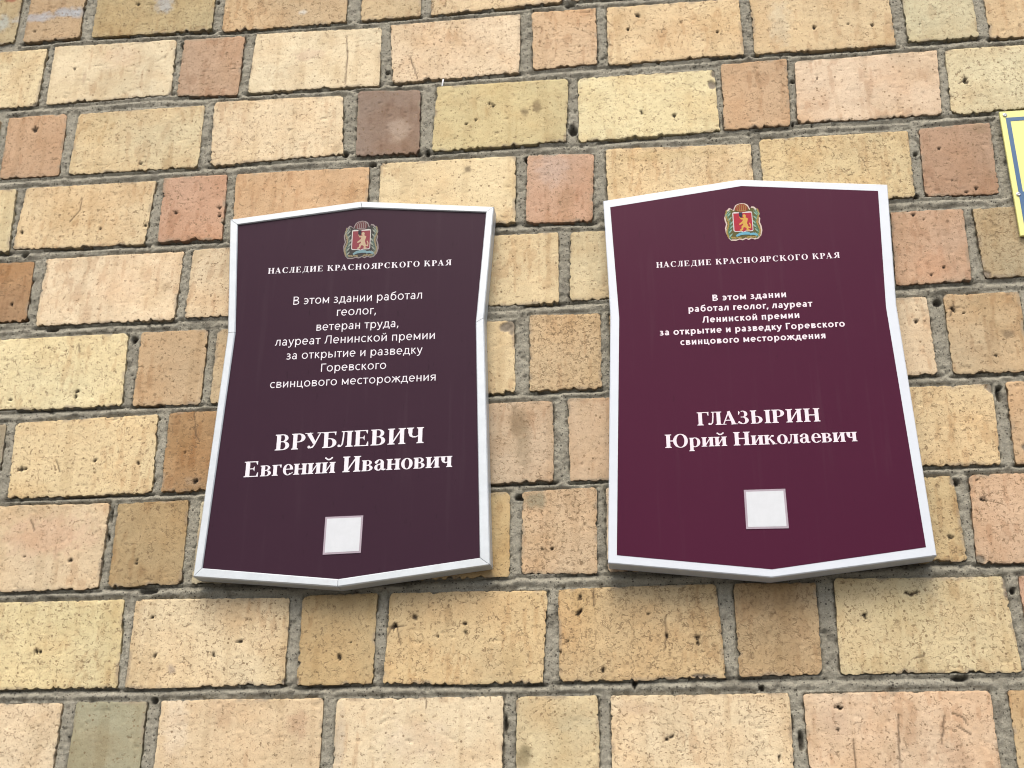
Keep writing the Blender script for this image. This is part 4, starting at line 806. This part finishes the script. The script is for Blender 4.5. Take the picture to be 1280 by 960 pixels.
def sans_glyph(ch, w):
    X = .52; h = w*.88; e = w/2
    V = lambda x, a=0, c=X: rc(x, a, x+w, c)
    B = lambda y, a, c: rc(a, y, c, y+h)
    A = lambda cx, cy, rx, ry, a0=0, a1=360: arc(cx, cy, rx, ry, rx-w, ry-h, a0, a1)
    L = lambda *p, k=.95: stroke([(x, y, w*k) for x, y in p])
    def bw(x0, cx, cy, rx, ry): return A(cx, cy, rx, ry, -90, 90)+rc(x0, cy+ry-h, cx, cy+ry)+rc(x0, cy-ry, cx, cy-ry+h)
    r = .47-w
    if ch == ' ': return .27, []
    if ch == 'о': return .61, A(.305, .26, .25, .27)
    if ch == 'н': return .55, V(.08)+V(r)+B(.26-h/2, .08+w, r)
    if ch == 'и': return .57, V(.08)+V(r+.02)+L((.08+e, .06), (r+.02+e, .46))
    if ch == 'й': return .57, V(.08)+V(r+.02)+L((.08+e, .06), (r+.02+e, .46))+L((.17, .70), (.21, .63), (.285, .605), (.36, .63), (.40, .70), k=.7)
    if ch == 'п': return .55, V(.08)+V(r)+B(X-h, .08+w, r)
    if ch == 'т': return .45, V(.225-e, 0, X-h)+B(X-h, .02, .43)
    if ch == 'г': return .38, V(.08)+B(X-h, .08+w, .37)
    if ch == 'е': return .57, A(.285, .26, .235, .27, 0, 312)+B(.26-h/2, .285-.235+w, .51)
    if ch == 'с': return .49, A(.285, .26, .235, .27, 48, 312)
    if ch == 'э': return .50, A(.21, .26, .235, .27, -130, 130)+B(.26-h/2, .13, .43-w)
    if ch == 'а': return .53, V(.44-w, 0, .34)+A(.26, .33, .18, .20, 0, 150)+A(.235, .15, .185, .16)
    if ch == 'б': return .60, A(.305, .25, .24, .26)+stroke([(.065+e, .26, w), (.09+e, .46, w), (.20, .60, w), (.33, .645, w), (.50, .70, w)])
    if ch == 'в': return .54, V(.08)+bw(.08+w, .30, .395, .165, .125)+bw(.08+w, .31, .145, .185, .145)
    if ch == 'д': return .60, B(0, .02, .58)+rc(.02, -.13, .02+w*.9, 0)+rc(.58-w*.9, -.13, .58, 0)+V(.49-w, h, X)+B(X-h, .17, .49-w)+L((.11+e, .05), (.16+e, .25), (.17+e, X-h*.5))
    if ch == 'л': return .54, V(.46-w)+B(X-h, .16, .46-w)+L((.03, .05), (.09, .06), (.14, .16), (.165+e*.6, X-h*.5))
    if ch == 'м': return .68, V(.08)+V(.60-w)+L((.08+e, .47), (.34, .09))+L((.60-e, .47), (.34, .09))
    if ch == 'к': return .50, V(.08)+L((.08+w, .25), (.40, .51))+L((.20, .30), (.43, .01))
    if ch == 'р': return .60, V(.08, -.19)+A(.32, .26, .225, .27)
    if ch == 'у': return .50, L((.06, .51), (.26, .04))+L((.44, .51), (.26, .0), (.19, -.13), (.12, -.165), (.04, -.15))
    if ch == 'ж': return .74, V(.37-e)+L((.37, .26), (.06, .51))+L((.37, .26), (.68, .51))+L((.27, .32), (.05, .01))+L((.47, .32), (.69, .01))
    if ch == 'з': return .46, A(.20, .39, .17, .14, -90, 145)+A(.20, .145, .20, .155, -145, 90)+B(.27-h/2, .13, .22)
    if ch == 'ц': return .59, V(.08)+V(r)+B(0, .08+w, .56)+rc(.56-w*.85, -.13, .56, 0)
    if ch == 'ы': return .76, V(.08)+bw(.08+w, .27, .16, .19, .16)+V(.68-w)
    if ch == 'я': return .55, V(.46-w)+A(.24, .37, .185, .15, 90, 270)+rc(.24, .52-h, .46-w, .52)+rc(.24, .22, .46-w, .22+h)+L((.29, .25), (.10, .01))
    if ch == ',': return .24, stroke([(.13, .10, w*1.1), (.115, 0, w*1.1), (.06, -.13, w*.5)])
    C = .70
    if ch == 'В': return .64, V(.09, 0, C)+bw(.09+w, .33, .53, .20, .17)+bw(.09+w, .34, .19, .235, .19)
    if ch == 'Л': return .68, V(.59-w, 0, C)+B(C-h, .20, .59-w)+L((.04, .05), (.11, .07), (.17, .22), (.20+e*.5, C-h*.5))
    if ch == 'Г': return .50, V(.09, 0, C)+B(C-h, .09+w, .49)
    raise KeyError(ch)
def sans_polys(txt, w):
    x = 0; out = []
    for ch in txt:
        a, polys = sans_glyph(ch, w); out += [[p+np.array((x, 0)) for p in q] for q in polys]; x += a
    return out
def lettering(parent, kind, txt, ax, az, bx, bz, cap, y, mat):
    if kind == 'serif':
        polys = serif_polys(txt, .10 if cap < .014 else .0); V = []; F = []; ys = []
        for i, q in enumerate(polys):
            k = len(V); V += list(q); ys += [y-.00025-.000012*(i % 9)]*len(q); F.append(list(range(k, k+len(q))))
        V = np.array(V); X, Z = place(V, (ax, az), (bx, bz), cap, H_, y)
        o = mesh_obj('lettering', np.c_[X, ys, Z], F, mat, parent)
    else:
        polys = sans_polys(txt, .13 if kind == 'bold' else .08); V = []; F = []; ys = []
        for i, q in enumerate(polys):
            k = len(V); V += list(q); ys += [y-.00025-.000012*(i % 9)]*len(q); F.append(list(range(k, k+len(q))))
        V = np.array(V); X, Z = place(V, (ax, az), (bx, bz), cap, .70, y)
        o = mesh_obj('lettering', np.c_[X, ys, Z], F, mat, parent)
    return o
# ---- the regional coat of arms, drawn in unit space (0..1 wide, 0..1 high)
def crest(parent, base, y, faded):
    (x0, z0), (x1, z1), _, top = base; Wc = x1-x0; Hc = top[1]-(z0+z1)/2; ox = x0; oz = (z0+z1)/2
    tf = lambda p, k: (ox+p[0]*Wc, y-.0003-k*.00006, oz+p[1]*Hc)
    root = None
    def part(name, polys, mat, layer, par, step=0):
        V = []; F = []
        for i, q in enumerate(polys):
            k = len(V); V += [tf(p, layer+(i % 7)*.1) for p in q]; F.append(list(range(k, k+len(q))))
        return mesh_obj(name, V, F, mat, par)
    mc = lambda n, h: mat_plain(n, lin(h, 2.3 if n in ('crest_white', 'crest_edge') else 2.4), .5, 0, .05, 300, spec=.08)
    if faded: cols = dict(edge=(167, 156, 156), leaf=(111, 130, 120), leaf2=(168, 176, 164), gold=(168, 156, 124), red=(162, 82, 92), lion=(220, 196, 164), blue=(143, 180, 188), crown=(122, 79, 80), olive=(76, 74, 72), white=(232, 228, 224), dark=(60, 58, 68))
    else: cols = dict(edge=(240, 220, 208), leaf=(95, 138, 106), leaf2=(156, 196, 176), gold=(184, 160, 92), red=(198, 58, 76), lion=(240, 192, 96), blue=(124, 196, 220), crown=(168, 80, 60), olive=(110, 106, 60), white=(244, 236, 236), dark=(60, 58, 84))
    Mx = {k: mc('crest_'+k, v) for k, v in cols.items()}
    # silhouette with a scalloped pale outline
    sil = [(.5, 1.0), (.60, .985), (.67, .94), (.70, .87), (.72, .83), (.76, .90), (.83, .89), (.90, .82), (.94, .72), (.92, .64), (.97, .57), (.95, .47), (.99, .36), (1., .25), (.96, .12), (.88, .04), (.78, .02), (.70, .05), (.62, .015), (.55, .05), (.46, .015), (.38, .04), (.28, .01), (.15, .02), (.08, .10), (.03, .22), (.01, .35), (.05, .46), (.02, .55), (.01, .63), (.05, .72), (.09, .82), (.16, .89), (.22, .86), (.27, .82), (.29, .88), (.33, .95), (.40, .985)]
    root = part('coat_of_arms', [sil[::-1]], Mx['edge'], 0, parent)
    c = np.array((.5, .45)); ins = [tuple(c+(np.array(p)-c)*(.92 if not faded else .93)) for p in sil]
    part('wreath', [ins[::-1]], Mx['olive'], 1, root)
    rnd = random.Random(4); L1 = []; L2 = []; Gd = []
    def leafp(cx, cy, l, w_, a):
        d = np.array((math.cos(a), math.sin(a))); n = np.array((-d[1], d[0])); c_ = np.array((cx, cy))
        return [c_-d*l, c_-d*l*.2-n*w_, c_+d*l*.5-n*w_*.8, c_+d*l, c_+d*l*.5+n*w_*.8, c_-d*l*.2+n*w_]
    for sgn in (-1, 1):
        for i in range(13):
            t = i/12; yy = .10+t*.66; xx = .5+sgn*(.36+.03*math.sin(t*9))
            L1.append(leafp(xx, yy, .07, .026, math.radians(90-sgn*(35+rnd.uniform(-20, 20)))))
            Gd.append(leafp(xx+sgn*.05, yy+.03, .055, .02, math.radians(90+sgn*rnd.uniform(0, 40))))
            if i % 2 == 1: L2.append(leafp(xx-sgn*.035, yy, .075, .02, math.radians(90+sgn*45)))
        for i in range(4): Gd.append(leafp(.5+sgn*(.10+.07*i), .085+.01*(i % 2), .05, .022, math.radians(sgn*25)))
        for i in range(5): L2.append(leafp(.5+sgn*(.33+.03*i), .80-.03*i, .035, .012, math.radians(90-sgn*30)))
    for n_, l_, m_, k_ in (('leaves', L1, 'leaf', 3), ('acorns', Gd, 'gold', 4), ('ribbon_folds', L2, 'leaf2', 5)): part(n_, l_, Mx[m_], k_, root)['kind'] = 'stuff'
    # shield
    part('shield_border', [[(.235, .75), (.235, .27), (.28, .24), (.44, .24), (.5, .21), (.56, .24), (.74, .24), (.765, .27), (.765, .75), (.70, .77), (.5, .755), (.29, .77)]], Mx['white'], 6, root)
    part('shield', [[(.26, .73), (.26, .28), (.30, .26), (.45, .26), (.5, .235), (.55, .26), (.72, .26), (.745, .28), (.745, .73)]], Mx['red'], 7, root)
    part('lion', stroke([(.60, .60, .10), (.56, .53, .13), (.55, .45, .11), (.58, .37, .12)])[:]+[ball(.55, .65, .045)[0]]+stroke([(.54, .52, .05), (.46, .46, .05), (.40, .43, .03)])+stroke([(.54, .58, .05), (.46, .58, .04), (.43, .64, .04)])+stroke([(.56, .42, .07), (.48, .36, .06), (.47, .30, .05), (.41, .27, .04)])+stroke([(.58, .38, .09), (.62, .33, .07), (.60, .28, .05), (.66, .27, .04)])+stroke([(.62, .36, .03), (.69, .33, .04), (.70, .40, .03), (.67, .46, .03)]), Mx['lion'], 8, root)
    part('blue_spade', [[(.41, .66), (.41, .75), (.50, .75), (.50, .64), (.455, .60)]], Mx['dark'], 8, root)
    part('ribbon', stroke([(.30, .13, .05), (.40, .18, .07), (.55, .195, .075), (.66, .18, .06)])+stroke([(.66, .16, .06), (.76, .17, .06), (.86, .13, .05)]), Mx['blue'], 8, root)
    # crown on its pedestal
    part('crown', [[(.33, .80), (.31, .86), (.36, .94), (.44, .975), (.56, .975), (.63, .93), (.66, .86), (.64, .79), (.60, .78), (.58, .755), (.42, .755), (.40, .78)]], Mx['crown'], 6, root)
    bars = []
    for i in range(5): bars += stroke([(.38+.055*i, .80, .014), (.37+.06*i, .90, .016), (.42+.04*i, .955, .012)])
    part('crown_bands', bars+rc(.37, .785, .61, .80)+rc(.42, .755, .57, .765), Mx['gold' if not faded else 'edge'], 8, root)
def lerp(a, b, t): return tuple(np.array(a)*(1-t)+np.array(b)*t)
def sticker(parent, q, y):
    TL, TR, BR, BL = [np.array(p) for p in q]; c = (TL+TR+BR+BL)/4
    o = slab(parent, 'sticker', [TL, TR, BR, BL][::-1], y-.0008, y+.0001, M_stedge, label='blank white square sticker with a thin grey edge')
    ins = [c+(p-c)*.90 for p in (TL, TR, BR, BL)]
    slab(o, 'sticker_face', ins[::-1], y-.0010, y-.0007, M_sticker)
# left plaque: aluminium frame of eight mitred rails round a dark plum panel
YL, YR = -.034, -.040
pl = thing('memorial_plaque', 'dark plum plaque in a mitred aluminium frame, headed ВРУБЛЕВИЧ in its name lines', 'plaque', (L_OUT[5][0], YL, L_OUT[5][1]), 'memorial plaques on the brick wall')
slab(pl, 'panel', L_IN[::-1], YL+.0032, YL+.010, M_left)
slab(pl, 'backing', [lerp(a, b, .5) for a, b in zip(L_IN, L_OUT)][::-1], YL+.0101, -.006, M_alu)
for i in range(8):
    j = (i+1) % 8
    prism_ring(pl, 'frame_rail', (L_IN[i], L_IN[j]), (L_OUT[i], L_OUT[j]), YL, -.0045, M_alu, bevel=.0016)
for t in L_TEXT: lettering(pl, *t, YL+.0032, M_whiteprint)
crest(pl, L_CREST, YL+.0032, True); sticker(pl, L_STICKER, YL+.0032)
# right plaque: moulded white box with a burgundy print
pr = thing('memorial_plaque', 'burgundy plaque with a flat white border, naming ГЛАЗЫРИН, at right', 'plaque', (R_OUT[5][0], YR, R_OUT[5][1]), 'memorial plaques on the brick wall')
slab(pr, 'body', R_OUT[::-1], YR, -.0045, M_white, bevel=.0012)
slab(pr, 'printed_face', R_IN[::-1], YR-.0003, YR+.0005, M_right)
for t in R_TEXT: lettering(pr, *t, YR-.0003, M_pinkwhite)
crest(pr, R_CREST, YR-.0003, False); sticker(pr, R_STICKER, YR-.0003)
# yellow sign at the right edge
M_yellow = mat_plain('yellow_enamel', lin('ece98e'), .4, 0, .03, 30, .06)
M_blue = mat_plain('blue_enamel', lin('16598a'), .4, 0, .05, 60)
M_screw = mat_plain('zinc_screw', (.35, .36, .37), .35, .8, .2, 300)
YS = -.009
a = np.array(SIGN[0]); b = np.array(SIGN[1]); rt = np.array((1., (SIGN[2][1]-SIGN[1][1])/max(.001, SIGN[2][0]-SIGN[1][0])*0-.0)); Ws = .42
sg = thing('yellow_sign', 'yellow enamel sign with a blue border, cut off by the right edge', 'sign', (b[0]+Ws/2, YS, b[1]))
slab(sg, 'plate', [a, b, b+rt*Ws, a+rt*Ws], YS, -.0045, M_yellow, bevel=.0006)
dn = b-a; 
def on(s, t): return a+rt*s+dn*t
def bar(p, q, r, s, k=0): slab(sg, 'blue_border', [p, q, r, s], YS-.0004-k*.0001, YS+.0002, M_blue)
m0, m1 = .0085, .0155
bar(on(m0, .055), on(m0, .93), on(m1, .93), on(m1, .055)); bar(on(Ws-m1, .055), on(Ws-m1, .93), on(Ws-m0, .93), on(Ws-m0, .055))
bar(on(m1, .055), on(m1, .085), on(Ws-m1, .085), on(Ws-m1, .055)); bar(on(m1, .895), on(m1, .93), on(Ws-m1, .93), on(Ws-m1, .895))
bar(on(m1, .66), on(m1, .78), on(Ws-m1, .78), on(Ws-m1, .66))
for s in SIGN_SCREWS+[[SIGN_SCREWS[0][0]+Ws-.02, SIGN_SCREWS[0][1]], [SIGN_SCREWS[1][0]+Ws-.02, SIGN_SCREWS[1][1]]]:
    V = []; F = []; n = 12
    for r, y in ((.0036, YS-.0004), (.0034, YS-.0014), (.0022, YS-.0019), (.0011, YS-.0012)):
        V += [(s[0]+r*math.cos(i*2*math.pi/n), y, s[1]+r*math.sin(i*2*math.pi/n)) for i in range(n)]
    for k in range(3): F += [[k*n+i, k*n+(i+1) % n, (k+1)*n+(i+1) % n, (k+1)*n+i] for i in range(n)]
    F.append([3*n+i for i in range(n)])
    mesh_obj('screw', V, F, M_screw, sg)
# a white drip of old paint on the mortar
fx, fz = FLECK
mesh_obj('paint_fleck', [(fx-.0008, -.001, fz-.0075), (fx+.0018, -.0014, fz-.007), (fx+.0026, -.0016, fz), (fx+.0040, -.0012, fz+.008), (fx+.0010, -.0012, fz+.0085), (fx+.0002, -.0018, fz+.001)],
         [(0, 1, 2, 5), (5, 2, 3, 4)], M_sticker, wall, label='small white paint drip on the mortar')
# normals outward everywhere
for o in S.objects:
    if o.type == 'MESH' and o.name.split('.')[0] in ('panel', 'backing', 'frame_rail', 'body', 'printed_face', 'plate', 'blue_border', 'sticker', 'sticker_face', 'screw'):
        bm = bmesh.new(); bm.from_mesh(o.data); bmesh.ops.recalc_face_normals(bm, faces=bm.faces); bm.to_mesh(o.data); bm.free()
